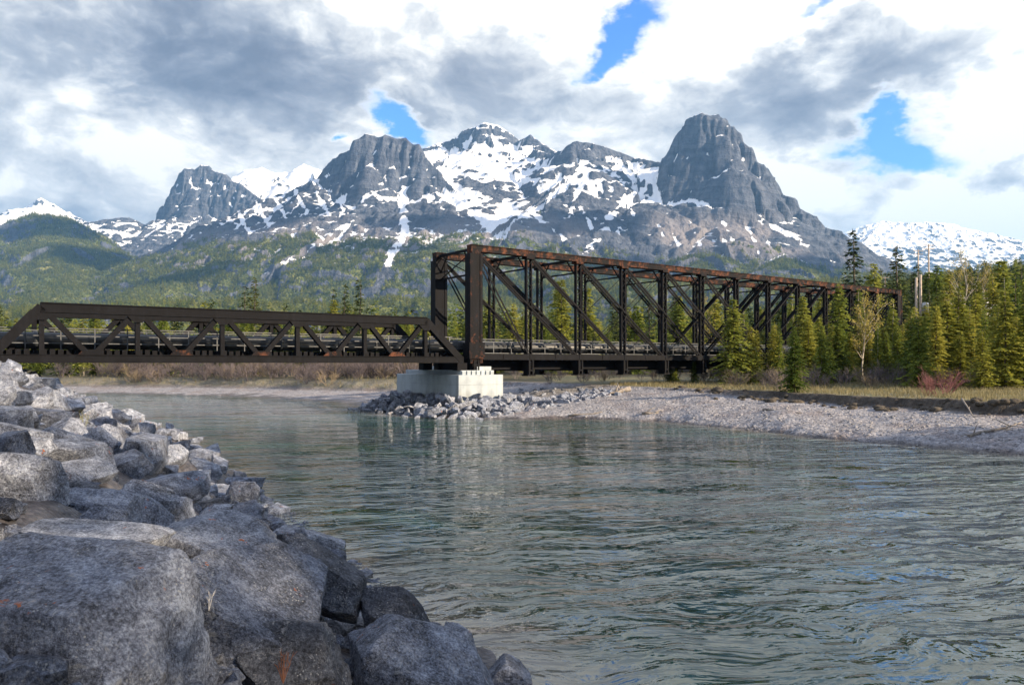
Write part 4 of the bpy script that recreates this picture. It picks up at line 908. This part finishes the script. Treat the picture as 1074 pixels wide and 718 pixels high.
# ------------------------------------------------------------------ trees
def needle_crown(h, rad, seed, whorl=0.42, nb=6, droop=0.35, base=0.08, spray=0.34, taper=0.85, steps=5, irregular=0.38):
    rs = np.random.RandomState(seed); V = []; Fc = []
    z = base * h; lean = rs.normal(size=2) * 0.01
    while z < h * 0.985:
        f = (z - base * h) / (h * (1 - base)); L0 = rad * ((1 - f) ** taper) * (0.55 + 0.45 * min(1, f * 7 + 0.25)) + 0.10
        n = nb if f < 0.85 else max(3, nb - 2)
        a0 = rs.uniform(0, 6.28)
        for k in range(n):
            if rs.rand() < 0.15: continue
            az_ = a0 + 6.283 * k / n + rs.normal() * 0.25; L = L0 * rs.uniform(1 - irregular * 1.6, 1 + irregular); zz = z + rs.normal() * whorl * 0.3
            ca, sa = math.cos(az_), math.sin(az_)
            m = max(2, int(steps * L / rad + 1.5))
            for j in range(m):
                q = (j + rs.uniform(0.2, 0.9)) / m; rr_ = L * q; zz2 = zz + 0.18 * L * q * (1 if f > 0.6 else 0.2) - droop * L * q * q
                sl = spray * (0.75 + 0.6 * rs.rand()) * (1.15 - 0.35 * q) * (0.55 + 0.45 * (1 - f))
                for sd_ in (-1, 1):
                    th = az_ + sd_ * rs.uniform(0.45, 1.1); dx, dy = math.cos(th), math.sin(th); dz = -rs.uniform(0.05, 0.5)
                    p = np.array((rr_ * ca + lean[0] * z, rr_ * sa + lean[1] * z, zz2)); d = np.array((dx, dy, dz)) * sl
                    wv = np.array((-dy, dx, rs.normal() * 0.5)) * sl * 0.26; dr_ = np.array((0, 0, -0.10 * sl))
                    b = len(V); V += [p, p + d * 0.5 + wv + dr_, p + d, p + d * 0.5 - wv + dr_]; Fc.append((b, b + 1, b + 2, b + 3))
        z += whorl * (0.75 + 0.5 * rs.rand()) * (1 - 0.45 * f)
    for k in range(3):
        th = k * 2.1; b = len(V); c = np.array((lean[0] * h, lean[1] * h, h * 0.955)); s_ = 0.05
        V += [c, c + np.array((math.cos(th) * s_, math.sin(th) * s_, 0.02 * h)), c + np.array((0, 0, h * 0.05)), c + np.array((-math.cos(th) * s_, -math.sin(th) * s_, 0.02 * h))]; Fc.append((b, b + 1, b + 2, b + 3))
    return np_mesh('crown', np.array(V), np.array(Fc), False)
def trunk_mesh(h, r, seed, n=7, nub=True):
    rs = random.Random(seed); m = MB(); pts = []; rad = []
    for k in range(7): q = k / 6; pts.append((rs.uniform(-0.02, 0.02) * h * q * 0.5, rs.uniform(-0.02, 0.02) * h * q * 0.5, -0.25 + (h * 0.98 + 0.25) * q)); rad.append(r * (1.15 - q) if q < 1 else r * 0.08)
    m.tube(pts, rad, n)
    if nub:
        for _ in range(10):
            z = h * rs.uniform(0.05, 0.5); a = rs.uniform(0, 6.28); L = rs.uniform(0.3, 0.8); m.tube([(0, 0, z), (L * math.cos(a), L * math.sin(a), z - 0.1 * L)], [0.02, 0.006], 4, False)
    return m.mesh('trunk', True)
PROTO = {}
def proto(kind, k):
    key = (kind, k)
    if key in PROTO: return PROTO[key]
    s_ = hash(kind) % 97 if False else sum(map(ord, kind)) % 97
    if kind == 'full': h, cm, mat = 10.0, needle_crown(10, 2.3, s_ + k, 0.27, 8, 0.30, 0.03, 0.56, 0.85, 7), M['spruce']
    elif kind == 'olive': h, cm, mat = 10.0, needle_crown(10, 2.0, s_ + k, 0.30, 7, 0.22, 0.06, 0.54, 0.8, 6, 0.35), M['olive']
    elif kind == 'slim': h, cm, mat = 12.0, needle_crown(12, 1.5, s_ + k, 0.34, 6, 0.30, 0.12, 0.5, 0.75, 5, 0.35), M['spruce']
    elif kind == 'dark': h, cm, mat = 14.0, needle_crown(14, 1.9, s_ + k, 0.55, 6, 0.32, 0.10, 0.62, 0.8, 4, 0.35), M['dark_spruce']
    cm.materials.append(mat)
    tm = trunk_mesh(h, h * 0.013, k); tm.materials.append(M['pale_bark'] if kind == 'slim' and k % 2 else M['bark'])
    PROTO[key] = (h, cm, tm); return PROTO[key]
def conifer(kind, k, x, y, ht, label, group, wide=1.0, rot=0.0, z=None):
    h, cm, tm = proto(kind, k); z = float(ground_z(np.array([x]), np.array([y]))[0]) if z is None else z
    e = empty('spruce_tree', (x, y, z), rot); s_ = ht / h; e.scale = (s_ * wide * 1.12, s_ * wide * 1.12, s_)
    link_(e, 'trunk', tm); link_(e, 'crown', cm); tag(e, label, 'tree', group)
    return e
def link_(e, n, me):
    o = bpy.data.objects.new(n, me); C.objects.link(o); o.parent = e; return o
def at(px, dist): return ((px - HX) / F * dist, dist)
def spot(px, dist, toppy):
    x, y = at(px, dist); z = float(ground_z(np.array([x]), np.array([y]))[0]); return x, y, CAMZ + (HY - toppy) / F * dist - z
# trees one can pick out: (px, distance, top in px, kind, variant, width, label)
solo = [
    (770, 62, 312, 'full', 0, 1.0, 'bushy bright green spruce beside the gravel bar in front of the tall truss'),
    (833, 47.5, 342, 'full', 1, 0.85, 'small dense spruce standing alone on the lip of the cut bank'),
    (862, 58, 341, 'full', 2, 0.8, 'narrow spruce just right of the lone spruce on the bank lip'),
    (702, 68, 376, 'full', 3, 1.0, 'young short spruce left of a pair under the truss deck'),
    (708, 66, 374, 'full', 4, 0.8, 'young slender spruce touching the short one under the truss deck'),
    (728, 66, 373, 'full', 5, 0.8, 'young spruce standing alone between the pair and the bushy bright one'),
    (843, 66, 310, 'full', 3, 0.95, 'tall green spruce behind the lone bank lip spruce'),
    (880, 68, 296, 'full', 4, 0.8, 'tall narrow spruce crossing the top chord of the truss'),
    (900, 70, 302, 'slim', 1, 1.0, 'yellow green pine with a bare pale trunk right of the tall narrow spruce'),
    (896, 92, 240, 'dark', 0, 0.9, 'tallest dark spruce rising over the right end of the truss'),
    (1002, 47.0, 392, 'full', 1, 0.7, 'tiny spruce on the bank near the right edge of the view'),
    (1047, 52, 318, 'olive', 0, 1.1, 'wide olive spruce at the right edge in front of the pale outcrop'),
    (1017, 56, 322, 'olive', 1, 1.0, 'olive spruce left of the wide one near the right edge'),
    (985, 60, 328, 'olive', 2, 1.0, 'olive spruce in front of the timber utility poles'),
    (930, 64, 348, 'full', 5, 0.9, 'mid green spruce in front of the dark end frame of the truss'),
    (267, 118, 290, 'dark', 1, 0.9, 'tall dark spruce showing over the low truss, right one of a close pair'),
    (257, 120, 299, 'dark', 2, 1.1, 'broader dark spruce showing over the low truss, left one of a close pair'),
    (378, 110, 292, 'dark', 3, 0.9, 'pointed dark spruce over the low truss, rightmost of a group of three'),
    (362, 112, 297, 'dark', 0, 0.75, 'slender dark spruce in the middle of a group of three over the low truss'),
    (350, 113, 302, 'dark', 2, 0.8, 'leftmost of the three dark spruces over the low truss'),
    (589, 98, 293, 'olive', 3, 0.9, 'yellow green spruce seen inside the second panel of the tall truss'),
]
rs = random.Random(3)
for px, d, top, kind, k, wd, lab in solo:
    x, y, ht = spot(px, d, top); conifer(kind, k, x, y, ht, lab, 'conifers that stand out along the banks', wd, rs.uniform(0, 6.28))
occ = [(at(s_[0], s_[1]) + (1.6,)) for s_ in solo]
def scatter(n, px0, px1, d0, d1, top, group, label, kinds, jit=16, gap=1.5):
    c = 0; tr = 0
    while c < n and tr < n * 60:
        tr += 1
        px = rs.uniform(px0, px1); d = d0 + (d1 - d0) * rs.random(); x, y = at(px, d)
        loc = Vector((x, y, 0)) - Vector((BO[0], BO[1], 0)); la, lb = loc.dot(bd), loc.dot(bn)
        if -3.0 < lb < WID + 2.5 and la < LEN + 4: continue
        if any((x - a) ** 2 + (y - b) ** 2 < (gap * r_) ** 2 for a, b, r_ in occ): continue
        tp = top(px) if callable(top) else top
        ht = CAMZ + (HY - (tp + rs.gauss(0, jit))) / F * d - float(ground_z(np.array([x]), np.array([y]))[0])
        ht = min(max(ht, 2.5), 21)
        kd = rs.choice(kinds); conifer(kd, rs.randrange(4), x, y, ht, label, group, rs.uniform(0.8, 1.15), rs.uniform(0, 6.28)); occ.append((x, y, 1.0)); c += 1
# right bank, in front of and beside the end of the truss
scatter(66, 952, 1085, 48, 82, lambda p: 338 - 0.22 * (p - 952), 'spruces along the right bank', 'yellow green spruce in the thick row along the right bank', ['olive', 'olive', 'full', 'slim'], 22, 1.15)
scatter(34, 755, 950, 60, 80, 350, 'spruces in front of the tall truss', 'green spruce among those hiding the far end of the truss', ['full', 'olive', 'slim'], 18, 1.15)
# behind the tall truss
scatter(60, 500, 900, 98, 150, lambda p: 334 - 0.04 * (p - 500), 'forest trees behind the tall truss', 'forest spruce seen through the panels of the tall truss', ['slim', 'olive', 'full', 'dark'], 15, 1.3)
scatter(32, 880, 1090, 92, 170, lambda p: 300 - 0.12 * (p - 880), 'forest trees behind the right bank row', 'dark forest spruce standing behind the row on the right bank', ['dark', 'dark', 'full'], 18, 1.4)
# behind the low truss, on the far left bank
scatter(76, -40, 500, 99, 135, 338, 'forest trees behind the low truss', 'forest spruce on the far bank behind the low truss', ['full', 'dark', 'slim', 'olive', 'full'], 12, 1.3)

# ------------------------------------------------------------------ forest masses (instanced small conifers)
def lod_tree(name, h, rad, seed, mat):
    me = needle_crown(h, rad, seed, h / 15, 5, 0.32, 0.05, h * 0.085, 0.85, 2, 0.3); me.materials.append(mat); return me
HID = []
def forest(name, label, P_, mats, hmin, hmax, seed, base_h=10.0):
    """one mass of small conifers, points instanced with geometry nodes"""
    P_ = np.asarray(P_, np.float32); rs_ = np.random.RandomState(seed)
    me = bpy.data.meshes.new(name); me.vertices.add(len(P_)); me.vertices.foreach_set('co', P_.ravel())
    a = me.attributes.new('sc', 'FLOAT', 'POINT'); a.data.foreach_set('value', (rs_.uniform(hmin, hmax, len(P_)) / base_h).astype(np.float32))
    a = me.attributes.new('rz', 'FLOAT', 'POINT'); a.data.foreach_set('value', rs_.uniform(0, 6.28, len(P_)).astype(np.float32))
    a = me.attributes.new('kind_index', 'INT', 'POINT'); a.data.foreach_set('value', rs_.randint(0, len(mats), len(P_)).astype(np.int32))
    o = link(name, me)
    g = bpy.data.node_groups.new(name, 'GeometryNodeTree'); g.interface.new_socket('Geometry', in_out='INPUT', socket_type='NodeSocketGeometry'); g.interface.new_socket('Geometry', in_out='OUTPUT', socket_type='NodeSocketGeometry')
    N = g.nodes; L = g.links; gi = N.new('NodeGroupInput'); go = N.new('NodeGroupOutput')
    mp = N.new('GeometryNodeMeshToPoints'); L.new(gi.outputs[0], mp.inputs[0])
    join = N.new('GeometryNodeJoinGeometry')
    def named(n, ty):
        q = N.new('GeometryNodeInputNamedAttribute'); q.data_type = ty; q.inputs[0].default_value = n; return q.outputs[0]
    for i, lm in enumerate(mats):
        src = bpy.data.objects.new(name + '_tree', lm)
        oi = N.new('GeometryNodeObjectInfo'); oi.inputs[0].default_value = src
        src.use_fake_user = True
        ip = N.new('GeometryNodeInstanceOnPoints'); L.new(mp.outputs[0], ip.inputs['Points']); L.new(oi.outputs['Geometry'], ip.inputs['Instance'])
        eq = N.new('FunctionNodeCompare'); eq.data_type = 'INT'; eq.operation = 'EQUAL'; L.new(named('kind_index', 'INT'), eq.inputs[2]); eq.inputs[3].default_value = i; L.new(eq.outputs[0], ip.inputs['Selection'])
        cv = N.new('ShaderNodeCombineXYZ'); L.new(named('rz', 'FLOAT'), cv.inputs[2]); L.new(cv.outputs[0], ip.inputs['Rotation'])
        L.new(named('sc', 'FLOAT'), ip.inputs['Scale']); L.new(ip.outputs[0], join.inputs[0])
    L.new(join.outputs[0], go.inputs[0])
    md = o.modifiers.new('forest', 'NODES'); md.node_group = g
    tag(o, label, 'forest', kind='stuff'); return o
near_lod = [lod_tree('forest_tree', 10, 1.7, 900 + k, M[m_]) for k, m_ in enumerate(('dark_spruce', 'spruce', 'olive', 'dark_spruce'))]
mt_lod = []
for k, m_ in enumerate(('slope', 'slope', 'spruce', 'olive')):
    me = needle_crown(10, 2.3, 950 + k, 1.6, 4, 0.3, 0.03, 2.0, 0.9, 1, 0.3); me.materials.append(M[m_]); mt_lod.append(me)
FP = np.concatenate(FOREST_PTS); print('mountain trees', len(FP))
if len(FP) > 150000: FP = FP[np.random.RandomState(1).permutation(len(FP))[:150000]]
forest('forest', 'conifer forest covering the lower mountain slopes', FP, mt_lod, 9, 17, 1)
# unseen spruces added past the right edge to shade the near water and boulders
tall_lod = [proto('dark', 0)[1], proto('slim', 0)[1]]
rq = random.Random(21); q_ = []
while len(q_) < 44:
    x, y = rq.uniform(34, 54), rq.uniform(-32, 20)
    if x < 0.74 * y + 3 or any((x - a) ** 2 + (y - b) ** 2 < 4.0 for a, b, c in q_): continue
    q_.append((x, y, float(ground_z(np.array([x]), np.array([y]))[0])))
forest('forest', 'tall unseen spruces added beyond the right edge to shade the boulders', q_, tall_lod, 22, 28, 4, 13.0)
rsn = np.random.RandomState(9)
def valley_pts(n, px0, px1, d0, d1):
    px = rsn.uniform(px0, px1, n); d = np.sqrt(rsn.uniform(d0 * d0, d1 * d1, n)); x = (px - HX) / F * d; z = ground_z(x, d); ok = z > 1.0
    lx = (x - BO[0]) * bd.x + (d - BO[1]) * bd.y; ly = (x - BO[0]) * bn.x + (d - BO[1]) * bn.y
    ok &= ~((ly > -4) & (ly < WID + 3) & (lx < LEN + 60))
    return np.stack([x, d, z], -1)[ok]
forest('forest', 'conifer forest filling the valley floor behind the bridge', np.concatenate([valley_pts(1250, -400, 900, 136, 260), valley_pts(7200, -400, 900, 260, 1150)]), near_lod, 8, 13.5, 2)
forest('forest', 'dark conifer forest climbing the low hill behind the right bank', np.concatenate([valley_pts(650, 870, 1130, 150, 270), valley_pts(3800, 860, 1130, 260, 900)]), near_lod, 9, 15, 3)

# ------------------------------------------------------------------ bare shrubs and budding trees
def twig_mesh(seed, h, spread, stems=9, depth=3, r0=0.022, up=0.75):
    rs = random.Random(seed); m = MB()
    def grow(p, d, L, r, lv):
        mid = p + d * L * 0.5 + Vector((rs.gauss(0, 1), rs.gauss(0, 1), rs.gauss(0, 1))) * L * 0.05; e = p + d * L + Vector((0, 0, L * 0.06))
        m.tube([p, mid, e], [r, r * 0.8, r * 0.6], 3, False)
        if lv <= 0: return
        for _ in range(rs.choice((3, 4))):
            q = rs.uniform(0.35, 1.0); nd = (d + Vector((rs.gauss(0, 0.45), rs.gauss(0, 0.45), rs.gauss(0.12, 0.3)))).normalized(); grow(p + (e - p) * q, nd, L * rs.uniform(0.5, 0.75), r * 0.6, lv - 1)
    for _ in range(stems):
        a = rs.uniform(0, 6.28); s_ = rs.uniform(0.1, spread); d = Vector((math.cos(a) * s_, math.sin(a) * s_, up)).normalized()
        grow(Vector((math.cos(a), math.sin(a), 0)) * rs.uniform(0, 0.3) - Vector((0, 0, 0.05)), d, h * rs.uniform(0.32, 0.5), r0 * rs.uniform(0.7, 1.1), depth)
    return m.mesh('shrub')
shr = [twig_mesh(20 + k, 2.4, 0.9) for k in range(5)]
shr_m = {}
def shrub(k, mat, x, y, s_, label, group):
    key = (k, mat)
    if key not in shr_m:
        me = shr[k].copy(); me.materials.append(M[mat]); shr_m[key] = me
    z = float(ground_z(np.array([x]), np.array([y]))[0]); o = bpy.data.objects.new('shrub', shr_m[key]); C.objects.link(o)
    o.location = (x, y, z); o.scale = (s_ * rs.uniform(0.9, 1.2), s_ * rs.uniform(0.9, 1.2), s_); o.rotation_euler = (0, 0, rs.uniform(0, 6.28)); tag(o, label, 'shrub', group); return o
for k, (px, d, s_) in enumerate(((985, 41.5, 0.8), (994, 42.5, 0.7), (974, 42.0, 0.55))):
    shrub(k, 'red_twig', *at(px, d), s_, ('reddish leafless shrub on the bank lip, nearest the water', 'reddish leafless shrub standing behind two others on the bank lip', 'smallest reddish leafless shrub on the bank lip')[k], 'red shrubs on the right bank')
n = 0
while n < 60:
    px, d = rs.uniform(765, 1080), rs.uniform(49, 66); x, y = at(px, d)
    if float(ground_z(np.array([x]), np.array([y]))[0]) < 1.4: continue
    shrub(rs.randrange(5), rs.choice(('twig', 'twig', 'tan_twig')), x, y, rs.uniform(0.4, 0.85), 'grey leafless shrub under the spruces on the right bank', 'grey shrubs on the right bank'); n += 1
n = 0
while n < 170:
    px, d = rs.uniform(60, 480), rs.uniform(84, 104); x, y = at(px, d)
    if float(ground_z(np.array([x]), np.array([y]))[0]) < 0.9: continue
    shrub(rs.randrange(5), rs.choice(('twig', 'twig', 'twig', 'tan_twig')), x, y, rs.uniform(0.7, 1.5), 'purple grey leafless shrub on the far bank under the low truss', 'grey shrubs on the far left bank'); n += 1
n = 0
while n < 40:
    px, d = rs.uniform(530, 765), rs.uniform(66, 92); x, y = at(px, d)
    if float(ground_z(np.array([x]), np.array([y]))[0]) < 0.9: continue
    shrub(rs.randrange(5), rs.choice(('twig', 'tan_twig', 'twig')), x, y, rs.uniform(0.4, 0.8), 'grey leafless shrub on the bank beneath the tall truss', 'grey shrubs under the tall truss'); n += 1
def aspen(seed, x, y, ht, label, leafy=True):
    z = float(ground_z(np.array([x]), np.array([y]))[0]); e = empty('aspen_tree', (x, y, z)); tag(e, label, 'tree', 'budding aspens')
    rr = random.Random(seed); m = MB(); tips = []
    def grow(p, d, L, r, lv):
        n = 4; pts = [p]
        for i in range(n): pts.append(pts[-1] + (d + Vector((rr.gauss(0, 0.08), rr.gauss(0, 0.08), 0.03))).normalized() * L / n)
        m.tube(pts, [r * (1 - 0.6 * i / n) for i in range(n + 1)], 5 if lv > 1 else 3, False)
        tips.extend(pts[2:])
        if lv <= 0: return
        for _ in range(12 if lv == 3 else 4):
            q = rr.uniform(0.3, 1.0); i = min(int(q * n), n - 1); nd = (d * 0.8 + Vector((rr.gauss(0, 0.5), rr.gauss(0, 0.5), rr.uniform(0.1, 0.4)))).normalized(); grow(pts[i].lerp(pts[i + 1], q * n - i), nd, L * rr.uniform(0.28, 0.42), r * 0.4, lv - 1)
    grow(Vector((0, 0, -0.2)), Vector((0, 0, 1)), ht * 0.85, 0.10, 3)
    m.build('trunk', M['pale_bark'], e, True)
    V, Fc = [], []
    for p in tips:
        for _ in range(2):
            c = p + Vector((rr.gauss(0, 0.15), rr.gauss(0, 0.15), rr.gauss(0, 0.15))); u = Vector((rr.gauss(0, 1), rr.gauss(0, 1), rr.gauss(0, 1))).normalized() * 0.08; v = u.orthogonal().normalized() * 0.06; b = len(V)
            V += [c - u, c - v, c + u, c + v]; Fc.append((b, b + 1, b + 2, b + 3))
    link('crown', np_mesh('crown', [tuple(v) for v in V], Fc, False), M['budding'], e)
for k, (px, d, top, lab) in enumerate(((1018, 78, 276, 'pale budding aspen with golden twigs, tallest near the right edge'), (1036, 80, 288, 'pale budding aspen right of the tallest aspen'), (733, 100, 322, 'golden budding tree behind the panels at the middle of the tall truss'), (905, 66, 318, 'golden green budding tree at the right end of the truss'), (962, 70, 330, 'golden budding tree beside the timber utility poles'))):
    x, y, ht = spot(px, d, top); aspen(60 + k, x, y, ht, lab)

# ------------------------------------------------------------------ grass on the bench
rg = np.random.RandomState(2); V, Fc = [], []
def tufts(n, px0, px1, d0, d1, lo, hi):
    px = rg.uniform(px0, px1, n); d = rg.uniform(d0, d1, n); x = (px - HX) / F * d; z, a = ground_z(x, d, True)
    ok = a['grass'] > 0.35
    for X_, Y_, Z_ in zip(x[ok], d[ok], z[ok]):
        for _ in range(4):
            th = rg.uniform(0, 6.28); L = rg.uniform(lo, hi); w_ = 0.018; dx, dy = math.cos(th), math.sin(th); ln = rg.uniform(0.1, 0.5) * L; ox, oy = rg.normal(0, 0.07, 2)
            b = len(V); V.extend([(X_ + ox - dy * w_, Y_ + oy + dx * w_, Z_ - 0.02), (X_ + ox + dy * w_, Y_ + oy - dx * w_, Z_ - 0.02), (X_ + ox + dx * ln, Y_ + oy + dy * ln, Z_ + L)]); Fc.append((b, b + 1, b + 2))
tufts(9000, 640, 1090, 33, 66, 0.10, 0.35); tufts(1600, 60, 480, 80, 103, 0.25, 0.6)
tag(link('grass', np_mesh('grass', V, Fc, False), M['straw']), 'dry yellow grass tufts on the river benches', 'grass', kind='stuff')
# clods of turf and soil slumped along the lip of the cut bank
sv, sf, base = [], [], 0; V1, F1 = ico(2)
for (ax, ay), (bx, by) in zip(BENCH[9:-3], BENCH[10:-2]):
    L = math.hypot(bx - ax, by - ay)
    for k in range(int(L * 6)):
        q = rg.rand(); x_ = ax + (bx - ax) * q + rg.normal(0, 0.45); y_ = ay + (by - ay) * q + rg.normal(0, 0.45); z_ = float(ground_z(np.array([x_]), np.array([y_]))[0]); sz = 0.06 + 0.22 * rg.rand() ** 2.5
        n_ = 1 + 0.3 * fbm(V1[:, 0] * 1.7 + k, V1[:, 1] * 1.7, V1[:, 2] * 1.7 + ax, octv=3); sv.append(V1 * n_[:, None] * np.array((1.3, 1.1, 0.7)) * sz + np.array((x_, y_, z_))); sf.append(F1 + base); base += len(V1)
clod = m_plain('turf_soil', (0.022, 0.018, 0.014), (0.10, 0.082, 0.06), 0.95, 5.0, 0.05)
tag(link('turf_clods', np_mesh('turf_clods', np.concatenate(sv), np.concatenate(sf), True), clod), 'dark clods of turf and roots slumped along the cut bank', 'soil', kind='stuff')
# pebbles on the gravel bar
px = rg.uniform(560, 1100, 9000); d = rg.uniform(27, 62, 9000); x = (px - HX) / F * d; z, a = ground_z(x, d, True); ok = (z > 0.0) & (a['grass'] < 0.1) & (a['soil'] < 0.7)
sv, sf, base = [], [], 0; V1, F1 = ico(1)
for X_, Y_, Z_ in zip(x[ok], d[ok], z[ok]):
    sz = 0.022 + 0.065 * rg.rand() ** 4; sv.append(V1 * (1 + 0.18 * rg.normal(size=(len(V1), 1))) * np.array((1.2, 0.9, 0.6)) * sz + np.array((X_, Y_, Z_ + 0.01))); sf.append(F1 + base); base += len(V1)
tag(link('gravel', np_mesh('gravel', np.concatenate(sv), np.concatenate(sf), True), m_plain('pebble_stone', (0.13, 0.13, 0.145), (0.34, 0.335, 0.35), 0.9, 1.7, 0)), 'pale pebbles strewn over the gravel bar', 'gravel', kind='stuff')

# ------------------------------------------------------------------ driftwood, weeds, poles
def log(label, p0, p1, r, branches=3, seed=0, name='driftwood_log'):
    rr = random.Random(seed); m = MB(); a, b = Vector(p0), Vector(p1); pts = [a.lerp(b, q) + Vector((0, 0, 0.04 * math.sin(q * 7))) + Vector((rr.gauss(0, r * 0.4), rr.gauss(0, r * 0.4), 0)) for q in (0, 0.2, 0.45, 0.7, 1)]
    m.tube(pts, [r * 1.5, r * 1.1, r, r * 0.8, r * 0.3], 8)
    for _ in range(branches):
        q = rr.uniform(0.05, 0.9); c = a.lerp(b, q); d = Vector((rr.gauss(0, 1), rr.gauss(0, 1), abs(rr.gauss(0.4, 0.5)))).normalized() * rr.uniform(0.4, 1.0); m.tube([c, c + d * 0.6, c + d + Vector((0, 0, -0.1))], [r * 0.5, r * 0.35, r * 0.1], 5)
    return tag(m.build(name, M['drift'], None, True), label, 'log')
def gp(px, d, dz=0.05):
    x, y = at(px, d); return (x, y, float(ground_z(np.array([x]), np.array([y]))[0]) + dz)
log('grey snag with broken branches lying below the cut bank at the right edge', gp(1016, 31.5), gp(1072, 32.5, 0.15), 0.055, 7, 1)
log('thin dead branch leaning from the bank lip down to the gravel', gp(1008, 36.5, 0.5), gp(1024, 34.0), 0.035, 2, 2)
log('bleached pole lying at the water by the rocks right of the pier', gp(596, 47.8, 0.06), gp(632, 47.6, 0.12), 0.06, 0, 3)
log('dark root mass stranded on the gravel below the tall truss', gp(660, 55, 0.15), gp(640, 54, 0.1), 0.14, 8, 4)
log('short dark log at the water edge of the gravel bar', gp(674, 46.6), gp(690, 46.4), 0.09, 2, 5)
log('long thin log lying along the gravel bar', gp(800, 42.5), gp(842, 40.3), 0.06, 1, 6)
# dry weed in the foreground
def weed(label, base, h, seed, mat, n=7):
    rr = random.Random(seed); m = MB(); b = Vector(base)
    for _ in range(n):
        d = Vector((rr.gauss(0, 0.22), rr.gauss(0, 0.22), 1)).normalized(); L = h * rr.uniform(0.6, 1.0); e = b + d * L; m.tube([b, b + d * L * 0.5, e], [0.003, 0.0025, 0.001], 5, False)
        for _ in range(4):
            c = b + d * L * rr.uniform(0.45, 0.95); q = (d + Vector((rr.gauss(0, 0.6), rr.gauss(0, 0.6), 0.1))).normalized() * h * 0.22; m.tube([c, c + q], [0.0022, 0.001], 4, False)
    return tag(m.build('dry_weed', mat), label, 'weed')
def px3(px, py, z): return ((px - HX) / F * z, z, CAMZ - (py - HY) / F * z)
weed('red brown dry weed growing in front of the dark blue rock', px3(297, 716, 4.3), 0.19, 1, M['rust_stem'])
weed('bleached stick poking up beside the huge corner boulder', px3(219, 640, 4.6), 0.16, 8, M['pale_rock'], 2)
bh = bank_hit(88, 448); weed('small yellow green sprig growing high on the bank', (bh.x, bh.y, bh.z - 0.1), 0.55, 3, M['olive'], 9)
# timber poles, power line
def pole(label, px, d, toppy, arms, r=0.14, basez=None):
    x, y, ht = spot(px, d, toppy); z = float(ground_z(np.array([x]), np.array([y]))[0]); e = empty('utility_pole', (x, y, z)); tag(e, label, 'utility pole')
    m = MB(); m.tube([(0, 0, -0.4), (0, 0, ht)], [r * 1.25, r * 0.85], 10); m.build('shaft', M['pole'], e, True)
    for k in range(arms):
        m = MB(); zz = ht - 0.3 - 0.9 * k; m.box(-1.3, 1.3, -0.06, 0.06, zz - 0.07, zz + 0.07); m.build('crossarm', M['pole'], e)
        for xx in (-1.15, -0.5, 0.5, 1.15):
            m = MB(); m.tube([(xx, 0, zz + 0.073), (xx, 0, zz + 0.15), (xx, 0, zz + 0.22)], [0.05, 0.07, 0.03], 8); m.build('insulator', M['metal'], e, True)
    return e, ht, (x, y, z)
pole('bare timber pole, left and shorter one of two among the right bank trees', 961, 82, 291, 0)
e, ht, _ = pole('taller bare timber pole carrying a grey transformer among the right bank trees', 965.5, 83, 288, 0)
m = MB(); zz = ht - 3.6; m.tube([(0.42, -0.15, zz - 0.55), (0.42, -0.15, zz - 0.5), (0.42, -0.15, zz + 0.5), (0.42, -0.15, zz + 0.56)], [0.2, 0.34, 0.34, 0.2], 14); m.build('transformer', M['metal'], e, True)
e1, h1, l1 = pole('distant timber pole with two crossarms above the forest on the right', 963, 210, 262, 2, 0.2)
e2, h2, l2 = pole('distant timber pole with crossarm standing just above the right end of the truss', 928, 230, 290, 1, 0.2)
e3, h3, l3 = pole('tall distant timber pole with crossarms right of the other line poles', 974, 190, 256, 2, 0.2)
for i, (a, ha, b, hb) in enumerate(((l2, h2, l1, h1), (l1, h1, l3, h3))):
    for k, off in enumerate((-1.15, 0.5, 1.15)):
        A = Vector((a[0] + off, a[1], a[2] + ha - 0.1)); B = Vector((b[0] + off, b[1], b[2] + hb - 0.1)); m = MB()
        m.tube([A.lerp(B, q) - Vector((0, 0, 1.0 * 4 * q * (1 - q))) for q in [j / 10 for j in range(11)]], [0.03] * 11, 5, False)
        tag(m.build('power_line', M['metal'], None, True), ('sagging power line strung over the right end of the truss' if i == 0 else 'sagging power line between the two taller distant poles') , 'cable', 'power lines above the forest')
# pale outcrops showing through the trees on the right
for k, (px, py, d, wd, hh, lab) in enumerate(((1018, 318, 105, 4.0, 2.2, 'pale rock outcrop showing among the trees left of the larger trees at the right edge'), (1062, 309, 110, 5.0, 2.4, 'pale rock outcrop showing through the trees at the right edge'))):
    x, y, z = px3(px, py, d); o = link('outcrop', rock_mesh('outcrop', 700 + k, 5, (wd, wd * 0.8, z - 1.5 + 0.3), 12, 5, 0.08), M['pale_rock']); o.location = (x, y, 1.5); tag(o, lab, 'rock outcrop')

# ------------------------------------------------------------------ haze in the valley air
m = MB(); m.box(-11000, 11000, -2500, 11500, -60, 1950)
hm = bpy.data.materials.new('haze'); hm.use_nodes = True; ht_ = NT(hm.node_tree); ht_.n.clear()
ho = ht_.new('ShaderNodeOutputMaterial'); pv = ht_.new('ShaderNodeVolumePrincipled'); ht_.l.new(pv.outputs[0], ho.inputs['Volume'])
pv.inputs['Color'].default_value = (0.22, 0.52, 1.0, 1); pv.inputs['Density'].default_value = 6.0e-5; pv.inputs['Anisotropy'].default_value = 0.1
tag(m.build('haze', hm), 'thin blue haze in the air of the valley', 'haze', kind='stuff')
